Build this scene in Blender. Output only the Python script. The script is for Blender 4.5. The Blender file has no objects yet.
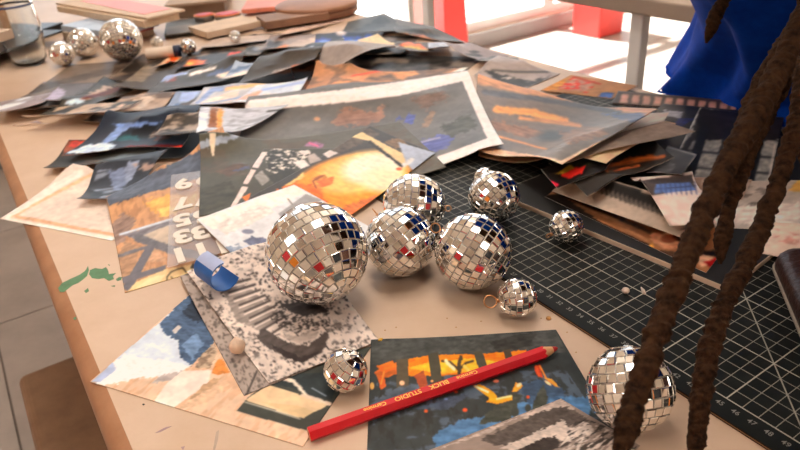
import bpy, bmesh, math, random
import numpy as np
from mathutils import Vector, Matrix

# ------------------------------------------------------------------ camera, world, sun, exposure
# plan units: centimetres, origin on the table top under the camera, z = 0 is the table top
F, HC, TZ = 670.13, 30.083, 0.75
RW = np.array([[0.997056297, -0.0370589483, -0.0671220951],
               [-0.0766729503, -0.481915169, -0.872856820],
               [0.0, 0.875433838, -0.483337972]])
scene = bpy.context.scene
root = scene.collection
cam_d = bpy.data.cameras.new('camera')
cam = bpy.data.objects.new('camera', cam_d)
root.objects.link(cam)
cam_d.sensor_width = 36.0
cam_d.lens = F / 800.0 * 36.0
cam_d.clip_start = 0.01
cam_d.clip_end = 200
cam_d.dof.use_dof = True
cam_d.dof.focus_distance = 0.46
cam_d.dof.aperture_fstop = 13.0
xr, yd, zf = RW
M = Matrix(((xr[0], -yd[0], -zf[0], 0), (xr[1], -yd[1], -zf[1], 0), (xr[2], -yd[2], -zf[2], TZ + HC / 100), (0, 0, 0, 1)))
cam.matrix_world = M
scene.camera = cam
vs = scene.view_settings
vs.view_transform = 'Standard'
vs.look = 'None'
vs.gamma = 1.0
vs.use_curve_mapping = False
vs.exposure = 0.08
scene.cycles.max_bounces = 8
scene.cycles.diffuse_bounces = 4
scene.cycles.caustics_reflective = False
scene.cycles.caustics_refractive = False
scene.cycles.sample_clamp_indirect = 6.0

SKY = 2.0          # overcast bright sky
SUN = 22.0
LAMP = 9.5        # ceiling panels
world = bpy.data.worlds.new('sky')
scene.world = world
world.use_nodes = True
bg = world.node_tree.nodes['Background']
bg.inputs[0].default_value = (0.82, 0.91, 1.0, 1)
bg.inputs[1].default_value = SKY

AX = np.array([-.52654527, .85014709, 0.0])     # along the table, away from the camera
BX = np.array([.85014709, .52654527, 0.0])      # across the table, to the right


def AB(a, b, z=0.0):
    return AX * a + BX * b + np.array([0, 0, z])


def ray(u, v):
    return RW.T @ np.array([(u - 400) / F, (v - 225) / F, 1.0])


def px(u, v, z=0.0):
    d = ray(u, v)
    return d * ((z - HC) / d[2]) + np.array([0, 0, HC])


def pd(u, v, dep):
    return ray(u, v) * dep + np.array([0, 0, HC])


def uvp(P):
    c = (np.asarray(P) - np.array([0, 0, HC])) @ RW.T
    return c[..., 0] / c[..., 2] * F + 400, c[..., 1] / c[..., 2] * F + 225


def W(p):
    return Vector((p[0] / 100, p[1] / 100, TZ + p[2] / 100))


# sun through the far windows: falls on the floor near the glass
sun_d = bpy.data.lights.new('sun', 'SUN')
sun_d.energy = SUN
sun_d.angle = 0.03
sun_d.color = (1.0, 0.95, 0.88)
sun = bpy.data.objects.new('sun', sun_d)
root.objects.link(sun)
sd = -AX * math.cos(math.radians(58)) + np.array([0, 0, -math.sin(math.radians(58))]) + BX * 0.12
sun.rotation_euler = Vector(sd).to_track_quat('-Z', 'Y').to_euler()


# ------------------------------------------------------------------ materials
def lin(c):
    c = np.asarray(c, float) / 255.0
    return np.where(c <= 0.04045, c / 12.92, ((c + 0.055) / 1.055) ** 2.4)


_m = {}


def mat(name, rgb, rough=0.5, metal=0.0, spec=0.5, noise=0.0, nscale=40.0, rgb2=None, bump=0.0, bscale=80.0, sheen=0.0, k=1.0):
    if name in _m:
        return _m[name]
    m = bpy.data.materials.new(name)
    m.use_nodes = True
    nt = m.node_tree
    b = nt.nodes['Principled BSDF']
    c = list(lin(rgb) * k) + [1]
    b.inputs['Base Color'].default_value = c
    b.inputs['Roughness'].default_value = rough
    b.inputs['Metallic'].default_value = metal
    b.inputs['Specular IOR Level'].default_value = spec
    if sheen:
        b.inputs['Sheen Weight'].default_value = sheen
    if noise or bump:
        tc = nt.nodes.new('ShaderNodeTexCoord')
    if noise:
        n = nt.nodes.new('ShaderNodeTexNoise')
        n.inputs['Scale'].default_value = nscale
        n.inputs['Detail'].default_value = 6
        n.inputs['Roughness'].default_value = 0.65
        nt.links.new(tc.outputs['Object'], n.inputs['Vector'])
        r = nt.nodes.new('ShaderNodeValToRGB')
        c2 = list(lin(rgb2 if rgb2 is not None else np.asarray(rgb) * (1 - noise)) * k) + [1]
        r.color_ramp.elements[0].color = c2
        r.color_ramp.elements[1].color = c
        r.color_ramp.elements[0].position = 0.3
        r.color_ramp.elements[1].position = 0.62
        nt.links.new(n.outputs['Fac'], r.inputs['Fac'])
        nt.links.new(r.outputs['Color'], b.inputs['Base Color'])
    if bump:
        n2 = nt.nodes.new('ShaderNodeTexNoise')
        n2.inputs['Scale'].default_value = bscale
        n2.inputs['Detail'].default_value = 5
        nt.links.new(tc.outputs['Object'], n2.inputs['Vector'])
        bp = nt.nodes.new('ShaderNodeBump')
        bp.inputs['Strength'].default_value = bump
        bp.inputs['Distance'].default_value = 0.002
        nt.links.new(n2.outputs['Fac'], bp.inputs['Height'])
        nt.links.new(bp.outputs['Normal'], b.inputs['Normal'])
    _m[name] = m
    return m


def emis(name, rgb, s):
    m = bpy.data.materials.new(name)
    m.use_nodes = True
    b = m.node_tree.nodes['Principled BSDF']
    b.inputs['Base Color'].default_value = (.8, .8, .8, 1)
    b.inputs['Emission Color'].default_value = list(lin(rgb)) + [1]
    b.inputs['Emission Strength'].default_value = s
    return m


def glass_pane(name, tint=(1, 1, 1), refl=0.08):
    m = bpy.data.materials.new(name)
    m.use_nodes = True
    nt = m.node_tree
    nt.nodes.remove(nt.nodes['Principled BSDF'])
    out = nt.nodes['Material Output']
    t = nt.nodes.new('ShaderNodeBsdfTransparent')
    t.inputs[0].default_value = (*tint, 1)
    g = nt.nodes.new('ShaderNodeBsdfGlossy')
    g.inputs['Roughness'].default_value = 0.02
    lw = nt.nodes.new('ShaderNodeLayerWeight')
    lw.inputs['Blend'].default_value = refl
    mx = nt.nodes.new('ShaderNodeMixShader')
    nt.links.new(lw.outputs['Fresnel'], mx.inputs[0])
    nt.links.new(t.outputs[0], mx.inputs[1])
    nt.links.new(g.outputs[0], mx.inputs[2])
    nt.links.new(mx.outputs[0], out.inputs[0])
    return m


def print_mat(name, rough, spec):
    m = bpy.data.materials.new(name)
    m.use_nodes = True
    nt = m.node_tree
    b = nt.nodes['Principled BSDF']
    at = nt.nodes.new('ShaderNodeAttribute')
    at.attribute_name = 'Col'
    nt.links.new(at.outputs['Color'], b.inputs['Base Color'])
    b.inputs['Roughness'].default_value = rough
    b.inputs['Specular IOR Level'].default_value = spec
    return m


MP = print_mat('photo_print_gloss', 0.36, 0.12)
MPM = print_mat('paper_print_matte', 0.6, 0.15)
MPX = print_mat('coated_magazine_paper', 0.36, 0.14)
PK = 1.12            # paper reflectance for a colour as it shows in this light


# ------------------------------------------------------------------ object helpers
def link(o, parent=None):
    root.objects.link(o)
    if parent is not None:
        o.parent = parent
    return o


def tag(o, label=None, cat=None, group=None, kind=None):
    if label:
        o['label'] = label
    if cat:
        o['category'] = cat
    if group:
        o['group'] = group
    if kind:
        o['kind'] = kind
    return o


def empty(name, p, label=None, cat=None, group=None, kind=None):
    o = bpy.data.objects.new(name, None)
    o.empty_display_size = 0.02
    o.location = W(p)
    link(o)
    return tag(o, label, cat, group, kind)


def mesh_obj(name, verts, faces, material, parent=None, smooth=False, cm=True, origin=None):
    """verts in plan centimetres (absolute); parented objects get local coordinates of the parent"""
    v = np.asarray(verts, float)
    if cm:
        v = v / 100.0 + np.array([0, 0, TZ])
    org = Vector((0, 0, 0))
    if parent is not None:
        org = world_loc(parent)
        loc = Vector((0, 0, 0))
    else:
        org = Vector(W(origin)) if origin is not None else Vector(v.mean(0))
        loc = org
    v = v - np.array(org)
    me = bpy.data.meshes.new(name)
    me.from_pydata(v.tolist(), [], faces)
    me.update()
    if smooth:
        me.polygons.foreach_set('use_smooth', [True] * len(me.polygons))
    if material is not None:
        me.materials.append(material)
    o = bpy.data.objects.new(name, me)
    o.location = loc
    return link(o, parent)


def world_loc(o):
    p = Vector((0, 0, 0))
    while o is not None:
        p = p + o.location
        o = o.parent
    return p


class MB:
    def __init__(s):
        s.v = []
        s.f = []

    def add(s, v, f):
        n = len(s.v)
        s.v += [tuple(map(float, p)) for p in v]
        s.f += [[i + n for i in q] for q in f]
        return s

    def prism(s, poly, z0, z1):
        """poly: list of xy(z ignored) plan points counter-clockwise"""
        n = len(poly)
        v = [(p[0], p[1], z0) for p in poly] + [(p[0], p[1], z1) for p in poly]
        f = [list(range(n))[::-1], list(range(n, 2 * n))]
        for i in range(n):
            j = (i + 1) % n
            f.append([i, j, n + j, n + i])
        return s.add(v, f)

    def abox(s, a0, a1, b0, b1, z0, z1):
        return s.prism([AB(a0, b0), AB(a0, b1), AB(a1, b1), AB(a1, b0)], z0, z1)

    def loft(s, rings, cap=True, closed=True):
        n = len(rings[0])
        v = [p for r in rings for p in r]
        f = []
        for i in range(len(rings) - 1):
            for j in range(n if closed else n - 1):
                k = (j + 1) % n
                f.append([i * n + j, i * n + k, (i + 1) * n + k, (i + 1) * n + j])
        if cap:
            f.append(list(range(n))[::-1])
            f.append([(len(rings) - 1) * n + j for j in range(n)])
        return s.add(v, f)

    def lathe(s, c, prof, n=32, axis=(0, 0, 1), cap=True):
        ax = np.asarray(axis, float)
        ax /= np.linalg.norm(ax)
        t = np.array([1, 0, 0]) if abs(ax[0]) < .9 else np.array([0, 1, 0])
        e1 = np.cross(ax, t)
        e1 /= np.linalg.norm(e1)
        e2 = np.cross(ax, e1)
        rings = []
        for r, h in prof:
            rings.append([np.asarray(c) + ax * h + (e1 * math.cos(q) + e2 * math.sin(q)) * r for q in np.linspace(0, 2 * math.pi, n, endpoint=False)])
        return s.loft(rings, cap)

    def tube(s, pts, rad, n=10, cap=True):
        pts = [np.asarray(p, float) for p in pts]
        rad = rad if hasattr(rad, '__len__') else [rad] * len(pts)
        rings = []
        e1 = None
        for i, p in enumerate(pts):
            t = pts[min(i + 1, len(pts) - 1)] - pts[max(i - 1, 0)]
            t = t / (np.linalg.norm(t) + 1e-9)
            if e1 is None:
                e1 = np.cross(t, [0.3, 0.2, 0.9])
                if np.linalg.norm(e1) < 0.05:
                    e1 = np.cross(t, [1, 0, 0])
            e1 = e1 - t * (e1 @ t)
            e1 /= np.linalg.norm(e1)
            e2 = np.cross(t, e1)
            rings.append([p + (e1 * math.cos(q) + e2 * math.sin(q)) * rad[i] for q in np.linspace(0, 2 * math.pi, n, endpoint=False)])
        return s.loft(rings, cap)

    def build(s, name, material, parent=None, smooth=False, origin=None, bevel=0.0, seg=2):
        o = mesh_obj(name, s.v, s.f, material, parent, smooth, True, origin)
        if bevel:
            md = o.modifiers.new('bevel', 'BEVEL')
            md.width = bevel / 100
            md.segments = seg
            md.limit_method = 'ANGLE'
        return o


def smooth_by_angle(o, deg=40):
    me = o.data
    me.polygons.foreach_set('use_smooth', [True] * len(me.polygons))
    try:
        me.set_sharp_from_angle(angle=math.radians(deg))
    except Exception:
        pass


# ------------------------------------------------------------------ noise and the print painter
def vnoise(x, y, seed):
    xi = np.floor(x).astype(np.int64)
    yi = np.floor(y).astype(np.int64)
    fx = x - xi
    fy = y - yi
    fx = fx * fx * (3 - 2 * fx)
    fy = fy * fy * (3 - 2 * fy)

    def h(i, j):
        n = (i * 374761393 + j * 668265263 + seed * 974634777) & 0x7fffffff
        n = ((n ^ (n >> 13)) * 1274126177) & 0x7fffffff
        return ((n ^ (n >> 16)) & 0xffff) / 65535.0
    return (h(xi, yi) * (1 - fx) + h(xi + 1, yi) * fx) * (1 - fy) + (h(xi, yi + 1) * (1 - fx) + h(xi + 1, yi + 1) * fx) * fy


def fnoise(x, y, seed, o=4):
    r = 0
    a = 0.5
    t = 0
    for i in range(o):
        r = r + a * vnoise(x * 2 ** i, y * 2 ** i, seed + i * 17)
        t += a
        a *= 0.55
    return r / t


def inpoly(U, V, pts):
    ins = np.zeros(U.shape, bool)
    n = len(pts)
    for i in range(n):
        x0, y0 = pts[i]
        x1, y1 = pts[(i + 1) % n]
        c = ((y0 > V) != (y1 > V))
        with np.errstate(divide='ignore', invalid='ignore'):
            xx = (x1 - x0) * (V - y0) / (y1 - y0 + 1e-12) + x0
        ins ^= c & (U < xx)
    return ins.astype(float)


def paint(U, V, X, Y, base, ops):
    """ops draw the printed picture and, on some prints, window glare. U,V = place on the print as read from the photograph, X,Y = cm on the print"""
    C = np.empty(U.shape + (3,))
    C[:] = np.asarray(base, float)
    ps_ = max(.35, 1.25 * math.sqrt(float(np.ptp(X)) * float(np.ptp(Y)) / max(1.0, float(np.ptp(U)) * float(np.ptp(V)) * .5)) * 6)
    jx = (fnoise(X / ps_ * 3, Y / ps_ * 3, 5, 4) - .5) * 7
    jy = (fnoise(X / ps_ * 3, Y / ps_ * 3, 9, 4) - .5) * 7
    for io, op in enumerate(ops):
        t = op[0]
        if t == 'p':                     # polygon
            m = inpoly(U, V, op[2])
            al = op[3] if len(op) > 3 else 1.0
        elif t == 'b':                   # ragged polygon
            r = op[3] if len(op) > 3 else 1.0
            m = inpoly(U + jx * r, V + jy * r, op[2])
            al = op[4] if len(op) > 4 else 1.0
        elif t == 'e':                   # ellipse: cx, cy, rx, ry, angle, softness
            cx, cy, rx, ry = op[2:6]
            an = math.radians(op[6] if len(op) > 6 else 0)
            so = op[7] if len(op) > 7 else 0.15
            dx, dy = U - cx, V - cy
            q = np.hypot((dx * math.cos(an) + dy * math.sin(an)) / rx, (-dx * math.sin(an) + dy * math.cos(an)) / ry)
            m = np.clip((1 + so - q) / (2 * so), 0, 1)
            al = 1.0
        elif t == 'l':                   # polyline of width w
            w = op[2]
            m = np.zeros(U.shape)
            for (x0, y0), (x1, y1) in zip(op[3][:-1], op[3][1:]):
                L2 = (x1 - x0) ** 2 + (y1 - y0) ** 2 + 1e-9
                q = np.clip(((U - x0) * (x1 - x0) + (V - y0) * (y1 - y0)) / L2, 0, 1)
                d = np.hypot(U - x0 - q * (x1 - x0), V - y0 - q * (y1 - y0))
                m = np.maximum(m, np.clip((w / 2 + .5 - d + (np.minimum(np.abs(jx) + jy, w * .6) * .35 if 2.4 < w < 11 else 0)) , 0, 1))
            al = 1.0
        elif t == 'g':                   # printed tone change from point 0 to point 1
            x0, y0, x1, y1 = op[2:6]
            L2 = (x1 - x0) ** 2 + (y1 - y0) ** 2
            m = np.clip(((U - x0) * (x1 - x0) + (V - y0) * (y1 - y0)) / L2, 0, 1)
            al = op[6] if len(op) > 6 else 1.0
        elif t == 's':                   # speckle: scale cm, threshold, alpha, seed, polygon, stretch
            sc, th, al, se = op[2:6]
            st = op[7] if len(op) > 7 else (1, 1)
            n = fnoise(X / sc * st[0], Y / sc * st[1], se)
            m = np.clip((n - th) * 12 + .5, 0, 1)
            if len(op) > 6 and op[6]:
                m = m * inpoly(U, V, op[6])
        elif t == 'm':                   # mottle: amount, scale, seed
            n = fnoise(X / op[2], Y / op[2], op[3])
            C = C * (1 + (n[..., None] - .5) * 2 * op[1])
            continue
        m = (m * al)[..., None]
        col = np.asarray(op[1], float)
        if t in 'bepl':
            tn = fnoise(X / ps_ * 1.6, Y / ps_ * 3.2, 200 + io * 7, 4)[..., None]
            amp = {'b': .8, 'e': .5, 'p': .16, 'l': .6 if (t == 'l' and 2.4 < op[2] < 11 and max(op[1]) < 245) else .15}[t]
            col = col * (1 + (tn - .5) * amp * (1 - .72 * float(np.mean(op[1])) / 255))
        C = C * (1 - m) + col * m
    n1_ = fnoise(X * 2.2, Y * 2.2, 71, 4)
    n2_ = fnoise(X * .5, Y * .5, 73, 3)
    C = C * (1 + (n1_[..., None] - .5) * .16 + (n2_[..., None] - .5) * .14)
    p = np.pad(C, ((1, 1), (1, 1), (0, 0)), mode='edge')
    C = (p[:-2, 1:-1] + p[2:, 1:-1] + p[1:-1, :-2] + p[1:-1, 2:] + 2 * C) / 6
    return np.clip(C, 0, 255)


# ------------------------------------------------------------------ height field of what already lies on the table
EXK = 0.4
GF = 'loose prints heaped on the far half of the table'
GR = 'prints and papers heaped on the right of the table'
CELL = 0.5
HX0, HY0, HNX, HNY = -110.0, 5.0, 450, 450
HF = np.zeros((HNY, HNX))
GXX, GYY = np.meshgrid(HX0 + np.arange(HNX) * CELL, HY0 + np.arange(HNY) * CELL)


def hsample(F_, x, y):
    i = np.clip((x - HX0) / CELL, 0, HNX - 1.001)
    j = np.clip((y - HY0) / CELL, 0, HNY - 1.001)
    i0 = i.astype(int)
    j0 = j.astype(int)
    fx = i - i0
    fy = j - j0
    return (F_[j0, i0] * (1 - fx) + F_[j0, i0 + 1] * fx) * (1 - fy) + (F_[j0 + 1, i0] * (1 - fx) + F_[j0 + 1, i0 + 1] * fx) * fy


def hwin(P, pad=3):
    P = np.asarray(P)
    i0 = int(np.clip((P[:, 0].min() - HX0) / CELL - pad, 0, HNX - 2))
    i1 = int(np.clip((P[:, 0].max() - HX0) / CELL + pad + 1, 2, HNX))
    j0 = int(np.clip((P[:, 1].min() - HY0) / CELL - pad, 0, HNY - 2))
    j1 = int(np.clip((P[:, 1].max() - HY0) / CELL + pad + 1, 2, HNY))
    return slice(j0, j1), slice(i0, i1)


def box3(a):
    p = np.pad(a, 1, mode='edge')
    return (p[:-2, :-2] + p[:-2, 1:-1] + p[:-2, 2:] + p[1:-1, :-2] + p[1:-1, 1:-1] + p[1:-1, 2:] + p[2:, :-2] + p[2:, 1:-1] + p[2:, 2:]) / 9


def dil3(a):
    p = np.pad(a, 1, mode='edge')
    return np.maximum.reduce([p[:-2, :-2], p[:-2, 1:-1], p[:-2, 2:], p[1:-1, :-2], p[1:-1, 1:-1], p[1:-1, 2:], p[2:, :-2], p[2:, 1:-1], p[2:, 2:]])


def drape(P, gap, its=90):
    """height a stiff sheet takes over what lies below; returns window slices and heights in that window"""
    sl = hwin(P)
    m = inpoly(GXX[sl], GYY[sl], [tuple(p[:2]) for p in P])
    md = dil3(m)
    lo = dil3(HF[sl]) + gap
    Z = np.where(md > 0, lo, 0.0)
    for it in range(its):
        num = box3(Z * md)
        den = box3(md)
        bl = np.where(den > 0, num / np.maximum(den, 1e-6), 0)
        Z = np.where(md > 0, np.maximum(lo, bl), bl)
    for it in range(2):                                  # carry on past the rim
        ext = box3(Z * (md > 0)) / np.maximum(box3((md > 0).astype(float)), 1e-6)
        Z = np.where(md > 0, Z, ext)
    return sl, m, Z


def raise_to(P, top):
    sl = hwin(P)
    m = inpoly(GXX[sl], GYY[sl], [tuple(p[:2]) for p in P])
    HF[sl] = np.where(m > 0, np.maximum(HF[sl], top), HF[sl])


def stack_z(P):
    sl = hwin(P)
    m = inpoly(GXX[sl], GYY[sl], [tuple(p[:2]) for p in P])
    return float(np.max(np.where(m > 0, HF[sl], 0)))


def top_at(x, y, r=0.2):
    P = np.array([[x - r - .3, y - r - .3], [x + r + .3, y - r - .3], [x + r + .3, y + r + .3], [x - r - .3, y + r + .3]])
    return stack_z(P)


def sheet(name, label, corners, base, ops=(), cat='photo print', group=None, extra=(0, 0, 0, 0), curl=None, z=None, material=None,
          thick=0.035, edge=(235, 225, 215), cell=1.25, wave=0.0, seed=1, border=None, rect=False, nmax=200, k=None, gap=0.02):
    """one print or sheet of paper. corners: photograph pixels front-left, front-right, back-right, back-left"""
    extra = [e * EXK for e in extra]
    if group == GF and not curl:
        curl = {'f': .35 + .4 * ((len(label) * 37) % 10) / 10, ('fl' if len(label) % 2 else 'fr'): .3}
    cz = [0.0] * 4
    for it in range(3):
        P = [np.array(px(u, v, zz + e)) for (u, v), e, zz in zip(corners, extra, cz)]
        sl, msk, Z = drape(P, gap)
        full = HF.copy()
        full[sl] = Z
        cz = [float(hsample(full, np.array([p[0]]), np.array([p[1]]))[0]) for p in P]
    for p, e, zz in zip(P, extra, cz):
        p[2] = zz + e + thick
    us, vs_ = zip(*[uvp(p) for p in P])
    ext_s = max(math.hypot(us[1] - us[0], vs_[1] - vs_[0]), math.hypot(us[2] - us[3], vs_[2] - vs_[3]))
    ext_t = max(math.hypot(us[3] - us[0], vs_[3] - vs_[0]), math.hypot(us[2] - us[1], vs_[2] - vs_[1]))
    if group is None:
        cell, nmax = .85, 300
    ns = int(np.clip(ext_s / cell, 6, nmax))
    nt = int(np.clip(ext_t / cell, 6, nmax))
    s, t = np.meshgrid(np.linspace(0, 1, ns + 1), np.linspace(0, 1, nt + 1))
    G = (P[0] * ((1 - s) * (1 - t))[..., None] + P[1] * (s * (1 - t))[..., None] + P[2] * (s * t)[..., None] + P[3] * ((1 - s) * t)[..., None])
    w = np.linalg.norm(P[1] - P[0])
    h = np.linalg.norm(P[3] - P[0])
    lift = extra[0] * (1 - s) * (1 - t) + extra[1] * s * (1 - t) + extra[2] * s * t + extra[3] * (1 - s) * t
    G[..., 2] = hsample(full, G[..., 0], G[..., 1]) + lift + thick
    U, V = uvp(G)
    C = paint(U, V, s * w, t * h, base, ops)
    if group in (GF, GR):
        C = 255 * np.clip(C / 255, 0, 1) ** 1.45 * 1.12          # deep photographic blacks, plus the heap's dark shadows put into the colour
    if border:
        bw, bc = border[:2]
        m = (s * w < bw) | (s * w > w - bw) | (t * h < bw) | (t * h > h - bw)
        C[m] = bc
    for ed, amt in (curl or {}).items():
        if ed == 'mid':
            G[..., 2] += amt * np.sin(np.pi * s)
            continue
        if ed == 'hump':
            G[..., 2] += amt * np.sin(np.pi * t)
            continue
        d = {'f': t, 'b': 1 - t, 'l': s, 'r': 1 - s, 'fl': np.hypot(s, t), 'fr': np.hypot(1 - s, t), 'bl': np.hypot(s, 1 - t), 'br': np.hypot(1 - s, 1 - t)}[ed]
        G[..., 2] += amt * np.clip(1 - d / 0.6, 0, 1) ** 2
    if wave:
        G[..., 2] += wave * fnoise(s * 2.2 + seed, t * 2.2, seed, 2)
    # everything put down later lies on top of this sheet
    ii = np.round((G[..., 0] - HX0) / CELL).astype(int).ravel()
    jj = np.round((G[..., 1] - HY0) / CELL).astype(int).ravel()
    ok = (ii >= 0) & (ii < HNX) & (jj >= 0) & (jj < HNY)
    np.maximum.at(HF, (jj[ok], ii[ok]), G[..., 2].ravel()[ok])
    HF[sl] = np.where(msk > 0, np.maximum(HF[sl], Z + thick), HF[sl])
    k = PK if k is None else k
    L = np.clip(lin(C) * k, 0.004, 0.88)
    n1 = (ns + 1) * (nt + 1)
    idx = np.arange(n1).reshape(nt + 1, ns + 1)
    quads = np.stack([idx[:-1, :-1], idx[:-1, 1:], idx[1:, 1:], idx[1:, :-1]], -1).reshape(-1, 4)
    loop = [int(i) for i in list(idx[0, :]) + list(idx[1:, -1]) + list(idx[-1, -2::-1]) + list(idx[-2:0:-1, 0])]
    top = G.reshape(-1, 3)
    bot = top - np.array([0, 0, thick])
    nb = len(loop)
    faces = quads.tolist() + (quads[:, ::-1] + n1).tolist()
    faces += [[loop[i], n1 + loop[i], n1 + loop[(i + 1) % nb], loop[(i + 1) % nb]] for i in range(nb)]
    nb = n1
    col = np.ones((n1 + nb, 4), np.float32)
    col[:n1, :3] = L.reshape(-1, 3)
    col[n1:, :3] = lin(edge) * k
    org = P[0].copy()
    org[2] = float(G[..., 2].min()) - thick
    # counter-clockwise check
    o = mesh_obj(name, np.vstack([top, bot]), faces, material or MP, None, False, True, org)
    att = o.data.color_attributes.new('Col', 'FLOAT_COLOR', 'POINT')
    att.data.foreach_set('color', col.ravel())
    sm = [True] * (2 * len(quads)) + [False] * (len(faces) - 2 * len(quads))
    o.data.polygons.foreach_set('use_smooth', sm)
    tag(o, label, cat, group)
    return o


def text_mesh(name, body, size, material, loc, rot, parent=None, extrude=0.0, align='CENTER', bold=0.0):
    """size, loc and extrude in cm (plan); rot = 3x3 columns right, up, normal"""
    cu = bpy.data.curves.new(name, 'FONT')
    cu.body = body
    cu.size = size / 100
    cu.extrude = extrude / 100
    cu.align_x = align
    cu.align_y = 'CENTER'
    cu.offset = bold / 100
    cu.resolution_u = 3
    o = bpy.data.objects.new(name, cu)
    root.objects.link(o)
    dg = bpy.context.evaluated_depsgraph_get()
    me = bpy.data.meshes.new_from_object(o.evaluated_get(dg))
    bpy.data.objects.remove(o)
    bpy.data.curves.remove(cu)
    me.materials.clear()
    me.materials.append(material)
    me.name = name
    o = bpy.data.objects.new(name, me)
    R = Matrix(((rot[0][0], rot[1][0], rot[2][0]), (rot[0][1], rot[1][1], rot[2][1]), (rot[0][2], rot[1][2], rot[2][2])))
    l = W(loc)
    if parent is not None:
        l = l - world_loc(parent)
    o.matrix_local = Matrix.Translation(l) @ R.to_4x4()
    link(o, parent)
    return o
# ------------------------------------------------------------------ the room
FZ = -75.0
CEIL = 205.0
A0, A1, B0, B1 = -300.0, 315.0, -260.0, 430.0
m_wall = mat('wall_cream_paint', (244, 230, 212), 0.7, noise=0.04, nscale=3)
m_ceil = mat('ceiling_cream_paint', (248, 238, 224), 0.8, noise=0.03, nscale=2)
m_floor = mat('floor_grey_tile', (184, 175, 168), 0.35, noise=0.12, nscale=5)
m_grout = mat('floor_grout', (120, 110, 102), 0.8, noise=0.1, nscale=30)
m_frame = mat('window_frame_white', (232, 230, 228), 0.4, noise=0.03, nscale=8)
m_rail = mat('window_rail_grey', (150, 148, 146), 0.45, noise=0.05, nscale=8)
m_ground = mat('outside_pale_paving', (214, 210, 204), 0.8, noise=0.1, nscale=2)
m_pane = glass_pane('window_glass')

fl = empty('floor', AB(0, 0, FZ), kind='structure')
MB().abox(A0, A1, B0, B1, FZ - 6, FZ - 0.3).build('grout_bed', m_grout, fl)
TS = 61.0
tile_me = None
na = int((A1 - A0) / TS) + 1
nb_ = int((B1 - B0) / TS) + 1
cnt = 0
for i in range(na):
    for j in range(nb_):
        a0 = A0 + i * TS
        b0 = B0 + j * TS
        a1 = min(a0 + TS - .5, A1)
        b1 = min(b0 + TS - .5, B1)
        if a1 - a0 < 1 or b1 - b0 < 1:
            continue
        MB().abox(a0, a1, b0, b1, FZ - 1, FZ).build('tile', m_floor, fl)

ce = tag(MB().abox(A0 - 15, A1 + 15, B0 - 15, B1 + 15, CEIL, CEIL + 10).build('ceiling', m_ceil), kind='structure')
tag(MB().abox(A0 - 15, A0, B0 - 15, B1 + 15, FZ - 6, CEIL).build('wall_behind', m_wall), kind='structure')
tag(MB().abox(A0, A1 + 15, B0 - 15, B0, FZ - 6, CEIL).build('wall_left', m_wall), kind='structure')
tag(MB().abox(A0, A1 + 15, B1, B1 + 15, FZ - 6, CEIL).build('wall_right', m_wall), kind='structure')
# far wall with a band of windows
WB0, WB1 = 20.0, 420.0
WZ0, WZ1 = FZ + 9, 185.0
mw = MB()
mw.abox(A1, A1 + 15, B0, B1, FZ - 6, WZ0)
mw.abox(A1, A1 + 15, B0, B1, WZ1, CEIL)
mw.abox(A1, A1 + 15, B0, WB0, WZ0, WZ1)
mw.abox(A1, A1 + 15, WB1, B1, WZ0, WZ1)
tag(mw.build('wall_far', m_wall), kind='structure')
tag(MB().abox(A1 - 2.5, A1, B0, B1, FZ, FZ + 9).build('baseboard_far', m_rail, bevel=.5), kind='structure')
NW = 4
ww = (WB1 - WB0) / NW
for i in range(NW):
    b0 = WB0 + i * ww
    b1 = b0 + ww
    wn = empty('window_%d' % (i + 1), AB(A1, b0, WZ0), kind='structure')
    fr = MB()
    fr.abox(A1 + 2, A1 + 9, b0, b0 + 4, WZ0, WZ1)
    fr.abox(A1 + 2, A1 + 9, b1 - 4, b1, WZ0, WZ1)
    fr.abox(A1 + 2, A1 + 9, b0 + 4, b1 - 4, WZ0, WZ0 + 6)
    fr.abox(A1 + 2, A1 + 9, b0 + 4, b1 - 4, WZ1 - 6, WZ1)
    fr.abox(A1 + 2, A1 + 9, b0 + 4, b1 - 4, 60, 65)
    fr.build('window_frame', m_frame, wn)
    MB().abox(A1 + 5, A1 + 5.6, b0 + 4, b1 - 4, WZ0 + 6, 60).build('pane', m_pane, wn)
    MB().abox(A1 + 5, A1 + 5.6, b0 + 4, b1 - 4, 65, WZ1 - 6).build('pane', m_pane, wn)
# daylight portal over the whole window band
pl = bpy.data.lights.new('window_portal', 'AREA')
pl.shape = 'RECTANGLE'
pl.size = (WB1 - WB0) / 100
pl.size_y = (WZ1 - WZ0) / 100
pl.cycles.is_portal = True
po = bpy.data.objects.new('window_portal', pl)
root.objects.link(po)
pc = W(AB(A1 + 12, (WB0 + WB1) / 2, (WZ0 + WZ1) / 2))
Rm = Matrix(((BX[0], 0, AX[0]), (BX[1], 0, AX[1]), (0, 1, 0)))   # x = b, y = up, z = +a, shines along -z = into the room
po.matrix_world = Matrix.Translation(pc) @ Rm.to_4x4()
tag(MB().abox(A1 + 15, A1 + 1600, -1200, 1500, FZ - 20, FZ - 8).build('ground_outside', m_ground), kind='structure')

# ceiling light panels
m_lampbody = mat('lamp_body_white', (230, 226, 220), 0.5, noise=0.02, nscale=10)
m_lamp = emis('lamp_diffuser_warm', (255, 246, 236), LAMP)
spots = [(75, 55, 'above the work table'), (60, -150, 'by the left wall'), (-190, 40, 'by the back wall')]
for a, b, wh in spots:
    L = empty('ceiling_lamp', AB(a, b, CEIL), 'flat warm white ceiling light panel ' + wh, 'lamp', 'ceiling light panels')
    MB().abox(a - 62, a + 62, b - 32, b + 32, CEIL - 6, CEIL - .05).build('lamp_body', m_lampbody, L)
    MB().abox(a - 58, a + 58, b - 28, b + 28, CEIL - 7, CEIL - 6.02).build('lamp_diffuser', m_lamp, L)

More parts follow.
